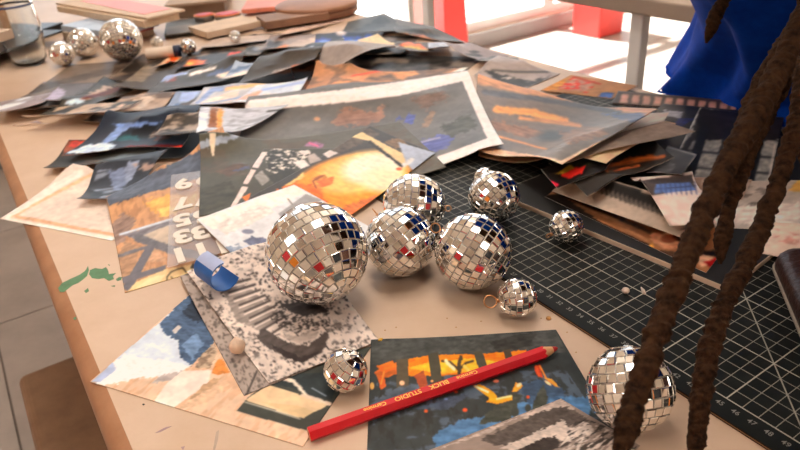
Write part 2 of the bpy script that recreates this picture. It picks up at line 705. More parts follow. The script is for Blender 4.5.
# wall panels added for mirror tile reflections; black stands in for the photographer
m_red = mat('poster_red', (206, 26, 34), 0.5, noise=0.12, nscale=6)
m_org = mat('poster_orange', (244, 140, 30), 0.5, noise=0.12, nscale=6)
m_blk = mat('stand_in_black', (24, 22, 24), 0.5, noise=0.2, nscale=6)
for a, b, w, h, z0, mm, cn in [(A0 + .5, -150, 80, 150, -20, m_red, 'red'), (A0 + .5, -60, 60, 120, 10, m_org, 'orange'),
                               (A0 + .5, 40, 100, 200, -70, m_blk, 'black'), (A0 + .5, 160, 70, 110, 0, m_red, 'crimson')]:
    tag(MB().abox(A0 + .1, A0 + 2.5, b, b + w, z0, z0 + h).build('wall_panel', mm, bevel=.4), 'large plain %s panel on the wall behind the work table' % cn, 'panel', 'panels on the back wall')
tag(MB().abox(20, 130, B0 + .1, B0 + 2.5, -20, 110).build('wall_panel', m_red, bevel=.4), 'wide plain red panel on the left wall', 'panel', 'panels on the left wall')
tag(MB().abox(-90, -10, B0 + .1, B0 + 2.5, -20, 90).build('wall_panel', m_org, bevel=.4), 'plain orange panel on the left wall', 'panel', 'panels on the left wall')

# ------------------------------------------------------------------ work table
m_top = mat('table_cream_laminate', (214, 186, 162), 0.42, spec=0.4, noise=0.05, nscale=14, rgb2=(204, 174, 147), bump=0.03, bscale=300)
m_band = mat('table_edge_wood', (176, 128, 94), 0.4, noise=0.1, nscale=18, rgb2=(152, 104, 72))
m_leg = mat('table_leg_steel', (120, 116, 112), 0.4, metal=0.6, noise=0.05, nscale=20)
TA0, TA1, TB1 = -60.0, 262.0, 76.0
RB = 1.25
EO = -0.3          # the rounded edge stands a little proud
wt = empty('work_table', AB(TA0, 0, FZ), 'long cream topped work table with brown rounded wooden edge', 'table')
MB().abox(TA0 + .0, TA1, RB + EO, TB1 - RB, -3.2, 0).build('tabletop', m_top, wt)


def bullnose(b_in, sgn):
    pr = [(b_in, 0.0)]
    for q in np.linspace(0, math.pi / 2, 7)[1:]:
        pr.append((b_in + sgn * RB * math.sin(q), -RB + RB * math.cos(q)))
    pr += [(b_in + sgn * RB, -3.2), (b_in, -3.2)]
    return pr


for bi, sg in ((RB + EO, -1), (TB1 - RB, 1)):
    pr = bullnose(bi, sg)
    m = MB()
    m.loft([[AB(TA0, b, z) for b, z in pr], [AB(TA1, b, z) for b, z in pr]])
    o = m.build('edge_band', m_band, wt)
    smooth_by_angle(o, 50)
for a in (TA0 + 8, (TA0 + TA1) / 2, TA1 - 8):
    for b in (9, TB1 - 9):
        MB().abox(a - 2.2, a + 2.2, b - 2.2, b + 2.2, FZ, -3.2).build('leg', m_leg, wt, bevel=.4)
ap = MB()
ap.abox(TA0 + 4, TA1 - 4, 7, 9, -10, -3.2)
ap.abox(TA0 + 4, TA1 - 4, TB1 - 9, TB1 - 7, -10, -3.2)
ap.build('apron', m_leg, wt)

# paint marks on the table top: dried green paint, purple pencil strokes, pin holes
m_green = mat('dried_green_paint', (92, 138, 96), 0.55, noise=0.15, nscale=120)
m_purp = mat('purple_pencil_mark', (176, 146, 150), 0.8, noise=0.1, nscale=200)
m_dot = mat('black_pen_dot', (40, 36, 34), 0.6, noise=0.1, nscale=200)


def stain(pts, m, name='paint_stain', z=.012):
    P = [px(u, v, z) for u, v in pts]
    area = sum(P[i][0] * P[(i + 1) % len(P)][1] - P[(i + 1) % len(P)][0] * P[i][1] for i in range(len(P)))
    if area < 0:
        P = P[::-1]
    return MB().prism(P, 0.001, z).build(name, m, wt)


stain([(58, 288), (62, 283), (70, 279), (79, 275), (85, 271), (88, 266), (89, 270), (87, 276), (81, 281), (78, 283), (73, 285), (69, 288), (64, 292), (60, 292)], m_green)
stain([(89, 274), (90, 270), (95, 268), (102, 269), (106, 267), (108, 270), (109, 274), (116, 273), (113, 276), (114, 279), (109, 281), (104, 278), (98, 279), (92, 278)], m_green)
stain([(116, 279), (119, 277), (122, 277), (121, 280), (117, 281)], m_green)
stain([(84, 291), (88, 288), (89, 291), (86, 293)], m_green)
stain([(111, 286), (115, 285), (115, 287)], m_green)
stain([(109, 266), (108, 264), (110, 265)], m_green)
stain([(155, 433), (160, 430), (166, 427), (172, 426), (166, 429), (160, 432)], m_purp)
stain([(181, 447), (185, 446), (183, 450)], m_purp)
stain([(216, 432), (219, 430), (218, 440), (215, 450), (213, 450)], mat('grey_smudge', (190, 166, 148), 0.7, noise=.1, nscale=60))
stain([(142, 404), (144, 403.4), (145, 404.5), (143, 405.4)], m_dot)
stain([(73, 318), (76, 316.5), (76.5, 319), (74, 320)], m_green)
for u, v in [(446, 318), (384, 330), (480, 321), (395, 327), (455, 327), (575, 352), (540, 318), (566, 332)]:
    stain([(u, v), (u + 1.6, v - .5), (u + 2, v + .7), (u + .6, v + .9)], mat('brown_speck', (186, 140, 98), 0.7, noise=.1, nscale=60), z=.008)

# ------------------------------------------------------------------ second table, stool and what stands near the windows
m_top2 = mat('grey_brown_tabletop', (168, 148, 130), 0.5, noise=0.06, nscale=10)
m_white = mat('white_enamel', (238, 234, 230), 0.35, noise=0.02, nscale=10)
t2 = empty('side_table', AB(20, 110, FZ), 'grey brown topped table on white legs behind the person', 'table')
MB().abox(20, 235, 110, 200, 0, 3.2).build('tabletop', m_top2, t2, bevel=.4)
for a, b in [(86.5, 112.6), (158, 112.6), (28, 112.6), (229, 112.6), (28, 195), (122, 195), (226, 152)]:
    MB().abox(a - 1.5, a + 1.5, b - 1.2, b + 1.2, FZ, 0).build('leg', m_white, t2, bevel=.3)

m_wood = mat('stool_wood', (140, 106, 78), 0.45, noise=0.14, nscale=16, rgb2=(112, 80, 56))
st = empty('stool', AB(76, 8, FZ), 'square tan wooden stool tucked under the cream table edge', 'stool')
MB().abox(58, 92, -8, 26, FZ + 41.5, FZ + 45).build('seat', m_wood, st, bevel=1.2, seg=4)
for a in (61, 89):
    for b in (-4, 22):
        MB().tube([AB(a + (a - 75) * .08, b + (b - 9) * .08, FZ), AB(a, b, FZ + 41.5)], [1.5, 1.9], 12).build('leg', m_wood, st, smooth=True)
for b in (-4, 22):
    MB().tube([AB(61, b, FZ + 18), AB(89, b, FZ + 18)], 1.0, 10).build('stretcher', m_wood, st, smooth=True)

m_redp = mat('red_plastic', (244, 72, 66), 0.45, noise=0.06, nscale=10)
m_redd = mat('red_plastic_dark', (176, 30, 32), 0.45, noise=0.06, nscale=10)


def red_post(u, v, w0, w1, h, label, name, cat):
    p = px(u, v, FZ)
    e = empty(name, p, label, cat)
    m = MB()
    m.loft([[p + AX * x * w0 + BX * y * w0 for x, y in ((-1, -1), (-1, 1), (1, 1), (1, -1))],
            [p + AX * x * w1 + BX * y * w1 + np.array([0, 0, h]) for x, y in ((-1, -1), (-1, 1), (1, 1), (1, -1))]])
    m.build('body', m_redp, e, bevel=.8)
    MB().prism([p + AX * x * (w1 + 1) + BX * y * (w1 + 1) for x, y in ((-1, -1), (-1, 1), (1, 1), (1, -1))], FZ + h + .02, FZ + h + 4).build('rim', m_redd, e, bevel=.5)
    return e


red_post(449, 67, 8.5, 6.0, 64, 'tall slim red tapered bin by the far windows', 'slim_bin', 'bin')
red_post(597, 33, 10.5, 11.5, 44, 'squat red bin standing beyond the white legged table', 'floor_bin', 'bin')
# ------------------------------------------------------------------ cutting mat
MO = np.array([-4.98770512, 67.68929397, 0.0])     # printed zero of the mat
MXD, MYD = -AX, BX


def MXY(x, y, z=0.0):
    return MO + MXD * x + MYD * y + np.array([0, 0, z])


MT = 0.30
mm_ = bpy.data.materials.new('cutting_mat_print')
mm_.use_nodes = True
nt = mm_.node_tree
bs = nt.nodes['Principled BSDF']
tc = nt.nodes.new('ShaderNodeTexCoord')
sep = nt.nodes.new('ShaderNodeSeparateXYZ')
nt.links.new(tc.outputs['Object'], sep.inputs[0])


def nmath(op, a, b=None, c=None):
    n = nt.nodes.new('ShaderNodeMath')
    n.operation = op
    for i, q in enumerate((a, b, c)):
        if q is None:
            continue
        if isinstance(q, (int, float)):
            n.inputs[i].default_value = q
        else:
            nt.links.new(q, n.inputs[i])
    return n.outputs[0]


def gridline(co, step, w):
    t = nmath('DIVIDE', co, step)
    fr = nmath('ABSOLUTE', nmath('SUBTRACT', nmath('FRACT', nmath('ADD', t, 0.5)), 0.5))
    return nmath('LESS_THAN', fr, w / step / 2)


X, Y = sep.outputs[0], sep.outputs[1]
g1 = nmath('MAXIMUM', gridline(X, .01, .00048), gridline(Y, .01, .00048))
g5 = nmath('MAXIMUM', gridline(X, .05, .0008), gridline(Y, .05, .0008))
dg_ = nmath('LESS_THAN', nmath('ABSOLUTE', nmath('SUBTRACT', nmath('ADD', X, Y), 0.50)), .0006)
ins = nmath('MULTIPLY', nmath('MULTIPLY', nmath('GREATER_THAN', X, -.0004), nmath('LESS_THAN', X, .5604)),
            nmath('MULTIPLY', nmath('GREATER_THAN', Y, -.0004), nmath('LESS_THAN', Y, .4004)))
l1 = nmath('MULTIPLY', g1, .62)
ln = nmath('MULTIPLY', nmath('MAXIMUM', nmath('MAXIMUM', l1, nmath('MULTIPLY', g5, .95)), nmath('MULTIPLY', dg_, .7)), ins)
nz = nt.nodes.new('ShaderNodeTexNoise')
nz.inputs['Scale'].default_value = 25
nz.inputs['Detail'].default_value = 8
nt.links.new(tc.outputs['Object'], nz.inputs['Vector'])
rp = nt.nodes.new('ShaderNodeValToRGB')
rp.color_ramp.elements[0].color = (*lin((17, 19, 18)), 1)
rp.color_ramp.elements[1].color = (*lin((31, 34, 32)), 1)
nt.links.new(nz.outputs['Fac'], rp.inputs['Fac'])
mix = nt.nodes.new('ShaderNodeMix')
mix.data_type = 'RGBA'
nt.links.new(ln, mix.inputs['Factor'])
nt.links.new(rp.outputs['Color'], mix.inputs['A'])
mix.inputs['B'].default_value = (*lin((186, 180, 166)), 1)
nt.links.new(mix.outputs['Result'], bs.inputs['Base Color'])
bs.inputs['Roughness'].default_value = 0.5
bs.inputs['Specular IOR Level'].default_value = 0.2

cm_ = bpy.data.objects.new('cutting_mat', None)
cm_.location = W(MO)
cm_.empty_display_size = .02
link(cm_)
tag(cm_, 'dark grey self healing cutting mat printed with a pale centimetre grid', 'cutting mat')
x0, x1, y0, y1 = -1.6, 57.6, -1.55, 41.5
nc = 6
poly = []
for cx, cy, s in ((x1 - .8, y0 + .8, -90), (x1 - .8, y1 - .8, 0), (x0 + .8, y1 - .8, 90), (x0 + .8, y0 + .8, 180)):
    for q in np.linspace(0, 90, nc):
        poly.append((cx + .8 * math.cos(math.radians(s + q)), cy + .8 * math.sin(math.radians(s + q))))
# local frame x = mat x, y = mat y
me = bpy.data.meshes.new('mat_body')
n = len(poly)
vv = [(x / 100, y / 100, 0.0001) for x, y in poly] + [(x / 100, y / 100, MT / 100) for x, y in poly]
me.from_pydata(vv, [], [list(range(n))[::-1], list(range(n, 2 * n))] + [[i, (i + 1) % n, n + (i + 1) % n, n + i] for i in range(n)])
me.materials.append(mm_)
mb = bpy.data.objects.new('mat_body', me)
rotz = math.atan2(MXD[1], MXD[0])
mb.rotation_euler = (0, 0, rotz)
link(mb, cm_)
m_core = mat('mat_tan_core', (150, 112, 72), 0.6, noise=.1, nscale=40)
# tan middle layer shows along the cut edge
ed = MB()
ed.loft([[MXY(x0 + .9, y0 - .012, .11), MXY(x1 - .9, y0 - .012, .11)], [MXY(x0 + .9, y0 - .012, .19), MXY(x1 - .9, y0 - .012, .19)]], cap=False, closed=False)
ed.build('core_layer', m_core, cm_)
m_num = mat('mat_number_print', (136, 134, 127), 0.5, noise=.05, nscale=50)
for k in range(24, 57):
    p = MXY(k - .02, -.62, MT + .004)
    text_mesh('edge_number', str(k), .5, m_num, p, (MXD, MYD, (0, 0, 1)), cm_, bold=.004)
raise_to([MXY(x0, y0), MXY(x1, y0), MXY(x1, y1), MXY(x0, y1)], MT)

# bits lying on the mat
m_bead = mat('cream_bead', (236, 214, 196), 0.4, noise=.1, nscale=300)
pb = px(625.5, 293, MT)
tag(MB().lathe(pb + np.array([0, 0, .01]), [(.02, 0), (.22, .06), (.3, .2), (.24, .36), (.05, .44)], 12).build('bead', m_bead, smooth=True), 'tiny cream bead lying on the grid of the cutting mat', 'bead')
pa, pb2 = px(641, 287, MT + .2), px(645, 294, MT + .06)
tag(MB().tube([pa, (pa + pb2) / 2, pb2], [.03, .14, .09], 8).build('wood_chip', mat('pale_chip', (214, 200, 186), .5, noise=.1, nscale=200), smooth=True), 'thin pale splinter lying on the cutting mat', 'splinter')

# black foam board with a cream edge, lying on the far half of the mat
m_board = mat('black_board_face', (26, 25, 24), 0.55, noise=.2, nscale=12)
m_bedge = mat('cream_board_edge', (236, 208, 184), 0.6, noise=.05, nscale=40)
bz = MT + .01
f0, f1 = px(500, 197, bz + .1), px(728, 292, bz + .1)
fd = (f1 - f0) / np.linalg.norm(f1 - f0)
fd[2] = 0
fn = np.array([-fd[1], fd[0], 0])
fo = empty('foam_board', f0, 'black foam board with a cream cut edge lying across the cutting mat', 'board')
D = 30.0
q = [f0, f1, f1 + fn * D, f0 + fn * D]
MB().prism(q, bz, bz + .42).build('board_core', m_bedge, fo)
q2 = [f0 + fn * .06 + fd * .06, f1 + fn * .06 - fd * .06, f1 + fn * (D - .06) - fd * .06, f0 + fn * (D - .06) + fd * .06]
MB().prism(q2, bz + .422, bz + .46).build('black_facing', m_board, fo)
raise_to(q, bz + .46)
# ------------------------------------------------------------------ clear sheet with white stick-on numerals
m_acet = bpy.data.materials.new('clear_acetate')
m_acet.use_nodes = True
nt = m_acet.node_tree
bs = nt.nodes['Principled BSDF']
tr = nt.nodes.new('ShaderNodeBsdfTransparent')
mx = nt.nodes.new('ShaderNodeMixShader')
mx.inputs[0].default_value = 0.24
bs.inputs['Base Color'].default_value = (.62, .56, .56, 1)
bs.inputs['Roughness'].default_value = 0.2
nt.links.new(tr.outputs[0], mx.inputs[1])
nt.links.new(bs.outputs[0], mx.inputs[2])
nt.links.new(mx.outputs[0], nt.nodes['Material Output'].inputs[0])

m_digit = mat('white_numeral_board', (250, 238, 222), 0.5, noise=.03, nscale=80, k=.85)


def numeral_sheet():
    cs = [(167, 268), (236, 249), (238, 166), (171, 175)]
    P = [px(u, v, 0) for u, v in cs]
    z = stack_z(P) + .02
    P = [px(u, v, z) for u, v in cs]
    e = empty('numeral_sheet', P[0], 'clear plastic sheet of upside down white stick on numerals', 'plastic sheet')
    MB().prism(P, z, z + .02).build('clear_sheet', m_acet, e)
    right = P[1] - P[0]
    right /= np.linalg.norm(right)
    up = np.array([-right[1], right[0], 0])
    for body, u, v in [('9', 183, 184), ('7', 182, 203), ('5', 182, 220), ('3', 182, 236.5), ('1', 179.5, 255), ('9', 204, 180), ('7', 203, 199), ('5', 202, 216), ('3', 200, 232.5), ('1', 201.5, 250), ('1', 222, 246)]:
        p = px(u, v, z + .03)
        p[2] = z + .075
        text_mesh('numeral', body, 3.5, m_digit, p, (-right, -up, (0, 0, 1)), e, extrude=.05, bold=.15)
    raise_to(P, z + .14)


# ------------------------------------------------------------------ the far pile of prints (listed from the bottom up)
S = sheet
# bottom layer
for lb, cs, bc, c2 in [
    ('plain dark brown print at the bottom of the heap behind the white tube', [(100, 84), (196, 80), (226, 50), (142, 54)], (104, 92, 82), (150, 132, 116)),
    ('dark charcoal print at the bottom of the heap below the cloud print', [(150, 112), (262, 102), (284, 66), (176, 72)], (60, 56, 54), (120, 100, 84)),
    ('rust brown print at the bottom of the heap below the orange bordered print', [(246, 98), (344, 92), (372, 58), (270, 62)], (92, 74, 62), (168, 120, 88)),
    ('smoky grey print at the bottom of the heap near the flame sliver', [(330, 92), (452, 82), (484, 58), (352, 52)], (98, 94, 90), (150, 138, 128)),
    ('dusky grey print at the bottom of the heap near the blue glow print', [(280, 60), (402, 58), (420, 36), (300, 34)], (88, 84, 82), (160, 148, 140)),
    ('brown grey print at the bottom of the heap near the paint cups', [(186, 62), (288, 58), (312, 32), (216, 36)], (110, 98, 88), (170, 152, 136)),
    ('black and rust print at the bottom of the heap under the speckled one', [(84, 126), (170, 132), (196, 100), (112, 96)], (52, 50, 48), (140, 110, 90)),
    ('dark green black print at the bottom of the heap beside the bench picture', [(126, 164), (204, 160), (214, 118), (152, 118)], (56, 58, 54), (120, 112, 104)),
    ('grey blue print at the bottom of the heap by the left table edge', [(4, 112), (72, 116), (112, 88), (44, 82)], (112, 108, 110), (164, 158, 166))]:
    S('photo_print', lb, cs, bc, [('s', c2, 3.2, .54, .85, len(lb)), ('s', tuple(x * .45 for x in bc), 2.4, .58, .8, len(lb) + 40)], group=GF)
S('photo_print', 'large grey brown print lying flattest at the far left of the heap', [(-6, 116), (62, 110), (135, 60), (70, 65)], (138, 124, 112),
  [('g', (168, 160, 160), 60, 95, 0, 100, .7), ('s', (104, 94, 86), 3, .55, .6, 3), ('l', (104, 90, 78), 5, [(30, 92), (70, 80), (125, 68)])], group=GF)
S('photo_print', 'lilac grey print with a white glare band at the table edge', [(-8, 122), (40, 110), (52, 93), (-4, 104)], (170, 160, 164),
  [('p', (226, 236, 248), [(-8, 109), (30, 95), (34, 99), (-6, 114)]), ('s', (140, 126, 122), 2, .6, .6, 4)], group=GF)  # pale blue band is window glare put into the colour
S('photo_print', 'small pale lilac print edge poking out beside the black speckled print', [(10, 119), (36, 117), (46, 108), (30, 108)], (206, 200, 204), [('l', (236, 240, 246), 2, [(12, 118), (36, 114)])], group=GF)
S('photo_print', 'lilac and dark print half under the reddish dark one', [(40, 106), (88, 104), (110, 82), (60, 84)], (112, 104, 104),
  [('b', (182, 172, 188), [(42, 96), (56, 86), (66, 92), (56, 104), (44, 104)], 1.2), ('b', (72, 68, 64), [(60, 100), (85, 90), (100, 84), (92, 98)], 1.2)], group=GF)
S('photo_print', 'dark olive print with a red brown streak and painted pale glare', [(50, 107), (96, 111), (134, 90), (104, 76)], (92, 88, 80),
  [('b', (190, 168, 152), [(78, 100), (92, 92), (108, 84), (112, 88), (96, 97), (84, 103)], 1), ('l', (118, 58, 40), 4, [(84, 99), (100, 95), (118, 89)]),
   ('b', (208, 222, 236), [(64, 105), (70, 101), (84, 100), (86, 104), (72, 108)], .8), ('b', (44, 46, 44), [(96, 82), (118, 75), (122, 80), (104, 86)], 1)], group=GF, curl={'f': .5})  # bluish white patch is glare from the windows, painted on
S('photo_print', 'dark print with orange flames beside the white tube', [(112, 92), (170, 94), (205, 66), (148, 62)], (96, 86, 76),
  [('b', (150, 136, 120), [(118, 80), (140, 66), (160, 68), (140, 84)], 1), ('b', (70, 66, 60), [(150, 92), (176, 76), (200, 70), (176, 90)], 1), ('e', (240, 120, 40), 171, 60, 5, 2.5)], group=GF)
S('photo_print', 'tan print with an orange tip beside the small mirror balls', [(152, 71), (172, 66), (182, 57), (168, 57)], (214, 184, 156), [('b', (232, 110, 40), [(166, 63), (172, 57), (180, 57), (172, 64)], .5)], group=GF)
S('photo_print', 'dark print with two bright orange flame patches across the heap', [(172, 72), (246, 60), (262, 48), (190, 58)], (66, 60, 54),
  [('b', (246, 128, 34), [(183, 67), (188, 60), (200, 60), (206, 59), (204, 66), (190, 68)], 1), ('b', (236, 96, 60), [(227, 58), (230, 53), (240, 51), (246, 55), (236, 60)], .8),
   ('e', (252, 190, 90), 190, 64, 4, 2), ('e', (196, 44, 50), 233, 56, 4, 1.4)], group=GF)
S('photo_print', 'grey green print with dark rings under the blue sheet', [(236, 60), (300, 62), (318, 44), (252, 40)], (122, 118, 112),
  [('e', (60, 62, 62), 256, 49, 9, 5), ('e', (140, 146, 156), 257, 49, 5, 2.5), ('b', (166, 160, 156), [(240, 46), (262, 38), (280, 42), (262, 48)], 1)], group=GF)
S('photo_print', 'mauve white print beside the tiny mirror ball', [(196, 52), (262, 44), (282, 34), (214, 38)], (196, 182, 172), [('b', (160, 158, 168), [(226, 52), (250, 42), (272, 40), (260, 48)], 1.2)], group=GF)
S('photo_print', 'grey print with a small orange patch and a cream wedge', [(258, 56), (320, 54), (340, 34), (270, 36)], (166, 152, 146),
  [('b', (84, 80, 78), [(270, 40), (282, 44), (276, 52), (262, 54)], 1), ('b', (214, 150, 90), [(276, 51), (284, 44), (290, 46), (284, 53)], .8), ('b', (200, 184, 172), [(285, 45), (330, 32), (316, 46), (296, 52)], 1)], group=GF)
S('photo_print', 'long pale mauve paper strip running to the back of the heap', [(272, 40), (330, 26), (362, 16), (290, 28)], (206, 184, 172), [('l', (120, 100, 88), 2, [(276, 42), (318, 30)]), ('m', .1, 3, 5)], group=GF, material=MPM)
S('photo_print', 'dark green grey print standing highest at the far edge', [(340, 36), (424, 34), (384, 13), (348, 22)], (104, 102, 96),
  [('b', (70, 72, 70), [(350, 34), (382, 15), (392, 22), (366, 36)], 1), ('b', (136, 128, 122), [(392, 30), (410, 24), (424, 34)], 1)], group=GF, extra=(0, 0, 1.2, .4))
S('photo_print', 'grey print sloping along the far edge beside the window side', [(396, 36), (474, 46), (452, 36), (396, 18)], (120, 114, 108), [('b', (84, 82, 78), [(384, 20), (440, 36), (432, 40), (390, 26)], 1), ('b', (190, 140, 112), [(402, 36), (424, 36), (440, 44), (420, 46)], 1)], group=GF)
S('photo_print', 'dark navy print with a bright blue glow', [(310, 54), (366, 50), (384, 36), (316, 34)], (66, 70, 82),
  [('b', (66, 84, 160), [(306, 47), (318, 38), (332, 38), (330, 46), (314, 52)], 1), ('b', (60, 100, 180), [(336, 50), (342, 38), (372, 36), (364, 46)], 1), ('e', (140, 170, 220), 324, 43, 6, 3), ('e', (150, 180, 225), 352, 43, 8, 3), ('e', (226, 210, 204), 341, 33, 6, 2)], group=GF)
S('photo_print', 'dark print with a small pale orange oval', [(296, 62), (346, 56), (344, 38), (304, 50)], (74, 72, 68), [('e', (238, 168, 116), 316, 53, 6, 3), ('b', (52, 52, 52), [(324, 56), (336, 38), (342, 42), (338, 56)], .6), ('b', (184, 186, 196), [(296, 54), (310, 46), (316, 47), (308, 54)], .8)], group=GF)
S('photo_print', 'plain tan paper offcut near the blue print', [(348, 52), (398, 48), (378, 34), (358, 40)], (232, 200, 172), [('m', .05, 3, 2)], group=GF, material=MPM, cat='paper')
S('photo_print', 'grey print with a yellow and orange flame sliver', [(392, 56), (436, 56), (428, 42), (398, 42)], (120, 108, 98), [('b', (246, 130, 30), [(398, 46), (404, 42), (420, 44), (430, 50), (416, 50)], .5), ('b', (206, 176, 40), [(401, 47), (416, 46), (430, 51), (420, 51)], .4)], group=GF)
S('photo_print', 'pale blue grey print corner beside the flame sliver', [(428, 54), (456, 50), (446, 42), (428, 43)], (186, 188, 196), [('m', .1, 2, 7)], group=GF)
S('photo_print', 'mauve grey print with dark marks at the window side', [(438, 56), (478, 64), (510, 56), (468, 44)], (164, 150, 146),
  [('e', (92, 88, 84), 474, 56, 8, 2), ('e', (104, 98, 94), 474, 52, 5, 1.5), ('l', (90, 84, 80), 1.5, [(440, 52), (474, 62)])], group=GF)
S('photo_print', 'grey print edge beside the bright window light', [(474, 66), (522, 66), (518, 58), (492, 56)], (128, 124, 120), [('m', .15, 2, 9)], group=GF)
S('photo_print', 'grey print with long pale streaks in front of the blue print', [(262, 72), (346, 60), (380, 48), (290, 58)], (150, 140, 134), [('l', (200, 188, 180), 4, [(290, 68), (352, 52)]), ('l', (84, 82, 78), 2.5, [(268, 74), (320, 62), (360, 52)])], group=GF, curl={'f': .5})
S('photo_print', 'pale mauve print with a painted dark slanting shadow line', [(310, 76), (396, 62), (400, 50), (330, 60)], (170, 160, 154), [('l', (104, 98, 94), 3, [(318, 76), (390, 60)]), ('b', (206, 196, 188), [(330, 70), (362, 58), (380, 58), (352, 68)], 1)], group=GF, curl={'f': .4})  # shadow along the front edge is drawn into the colour
S('photo_print', 'dark print with a blue grey strip and a cream corner', [(140, 101), (228, 84), (250, 62), (166, 76)], (92, 86, 78),
  [('b', (166, 178, 208), [(152, 81), (166, 75), (190, 70), (186, 74), (164, 82)], .8), ('b', (150, 70, 40), [(164, 82), (176, 77), (176, 81)], .6), ('b', (108, 118, 142), [(204, 76), (216, 70), (246, 62), (240, 70), (222, 76)], .8),
   ('b', (232, 210, 194), [(216, 76), (224, 80), (246, 72), (250, 64), (236, 68)], .8), ('b', (226, 216, 208), [(186, 74), (216, 66), (216, 69), (190, 76)], .6)], group=GF, curl={'f': .6})
S('photo_print', 'bluish white print with cream clouds behind the bordered print', [(222, 82), (290, 72), (304, 56), (236, 64)], (170, 178, 190),
  [('b', (112, 128, 152), [(220, 74), (236, 68), (252, 64), (244, 70)], .8), ('b', (232, 216, 204), [(222, 80), (240, 72), (262, 68), (250, 76), (228, 84)], .8), ('b', (206, 208, 214), [(250, 66), (280, 60), (296, 58), (270, 70)], 1)], group=GF, curl={'f': .4})
S('photo_print', 'dark grey print with a reddish smudge in front of the cloud print', [(236, 86), (316, 74), (326, 62), (262, 68)], (100, 92, 84), [('b', (176, 160, 150), [(270, 74), (300, 66), (312, 68), (286, 78)], 1), ('e', (196, 130, 90), 296, 68, 5, 2)], group=GF, curl={'f': .4})
S('photo_print', 'cream print with brown grain next to the black speckled print', [(104, 118), (158, 116), (176, 92), (122, 96)], (182, 160, 140), [('s', (110, 90, 74), 1.6, .52, .8, 11, None, (.5, 1.6)), ('b', (206, 190, 176), [(110, 112), (136, 98), (158, 96), (140, 110)], 1)], group=GF)
S('photo_print', 'black and cream speckled print of rough ground near the left table edge', [(26, 130), (108, 124), (142, 100), (48, 103)], (78, 74, 66),
  [('s', (202, 180, 160), 1.8, .53, .9, 21), ('b', (70, 70, 64), [(26, 130), (44, 106), (56, 108), (40, 128)], .6), ('b', (196, 172, 152), [(72, 122), (98, 114), (128, 102), (120, 112), (92, 122)], 1.4), ('b', (190, 166, 146), [(46, 122), (60, 114), (68, 118), (58, 126)], 1)], group=GF)
S('photo_print', 'pale blue and brown print wedged beside the cream striped print', [(160, 122), (200, 110), (216, 88), (176, 92)], (150, 160, 180),
  [('b', (90, 70, 52), [(164, 112), (190, 100), (198, 96), (190, 108)], 1), ('b', (84, 116, 156), [(166, 114), (176, 104), (182, 106), (174, 114)], .6), ('b', (172, 184, 214), [(178, 102), (182, 92), (200, 90), (194, 100)], .6)], group=GF)
S('photo_print', 'light blue and cream striped print with a tan top edge', [(190, 108), (234, 108), (266, 84), (204, 88)], (196, 192, 194),
  [('l', (150, 164, 196), 4, [(198, 104), (212, 90), (244, 86)]), ('b', (226, 206, 192), [(200, 104), (216, 96), (240, 90), (232, 104)], .8), ('l', (230, 188, 140), 3, [(226, 89), (264, 84)]), ('l', (150, 166, 196), 2, [(205, 106), (240, 98)])], group=GF, curl={'f': .4})
S('photo_print', 'brown and red print sliver with grey rocks', [(146, 128), (178, 122), (186, 106), (158, 110)], (140, 116, 96), [('b', (176, 152, 136), [(150, 118), (166, 110), (170, 118), (156, 124)], .8), ('b', (150, 80, 50), [(150, 114), (170, 108), (164, 113)], .5)], group=GF)
S('photo_print', 'reddish orange and dark green print with a sharp corner at the left', [(46, 176), (150, 163), (160, 136), (69, 140)], (70, 68, 60),
  [('b', (158, 100, 72), [(66, 142), (100, 138), (110, 150), (62, 156)], .6), ('b', (204, 84, 64), [(68, 147), (72, 141), (96, 141), (86, 146)], .5), ('b', (238, 150, 90), [(76, 145), (96, 142), (90, 147)], .4),
   ('b', (98, 82, 64), [(66, 170), (90, 162), (110, 162), (96, 168)], .8), ('b', (52, 56, 52), [(48, 174), (62, 158), (88, 160), (76, 170)], .6), ('b', (110, 116, 116), [(92, 170), (110, 160), (150, 156), (148, 162), (110, 170)], .8)], group=GF, extra=(0, .2, .3, 0))
S('photo_print', 'white bordered sheet with a tan inner line hanging over the table edge', [(0, 219), (112, 241), (174, 198), (76, 172)], (226, 206, 192),
  [('l', (232, 190, 150), 3, [(12, 216), (92, 174)]), ('l', (226, 176, 140), 3, [(16, 216.5), (130, 238)]), ('l', (250, 226, 214), 6.5, [(2, 218), (80, 173)]), ('l', (250, 226, 214), 7, [(2, 221), (116, 241)]), ('m', .03, 2, 3)],
  rect=False, group=None, cat='print', material=MPM)
S('photo_print', 'dark slate print with pale streaks next to the numerals sheet', [(80, 207), (128, 203), (170, 160), (97, 170)], (82, 86, 94),
  [('s', (168, 174, 186), 1.6, .58, .8, 31, [(84, 206), (98, 170), (126, 168), (128, 200)], (.35, 2.2)), ('b', (140, 150, 172), [(108, 172), (124, 166), (126, 188), (114, 194)], 1), ('b', (60, 64, 70), [(82, 206), (90, 190), (104, 196), (100, 206)], .8),
   ('b', (152, 160, 178), [(124, 166), (130, 162), (140, 160), (134, 176), (126, 186)], .6), ('s', (196, 172, 160), .9, .5, .9, 32, [(132, 164), (150, 158), (160, 164), (152, 172), (138, 170)])], group=GF)
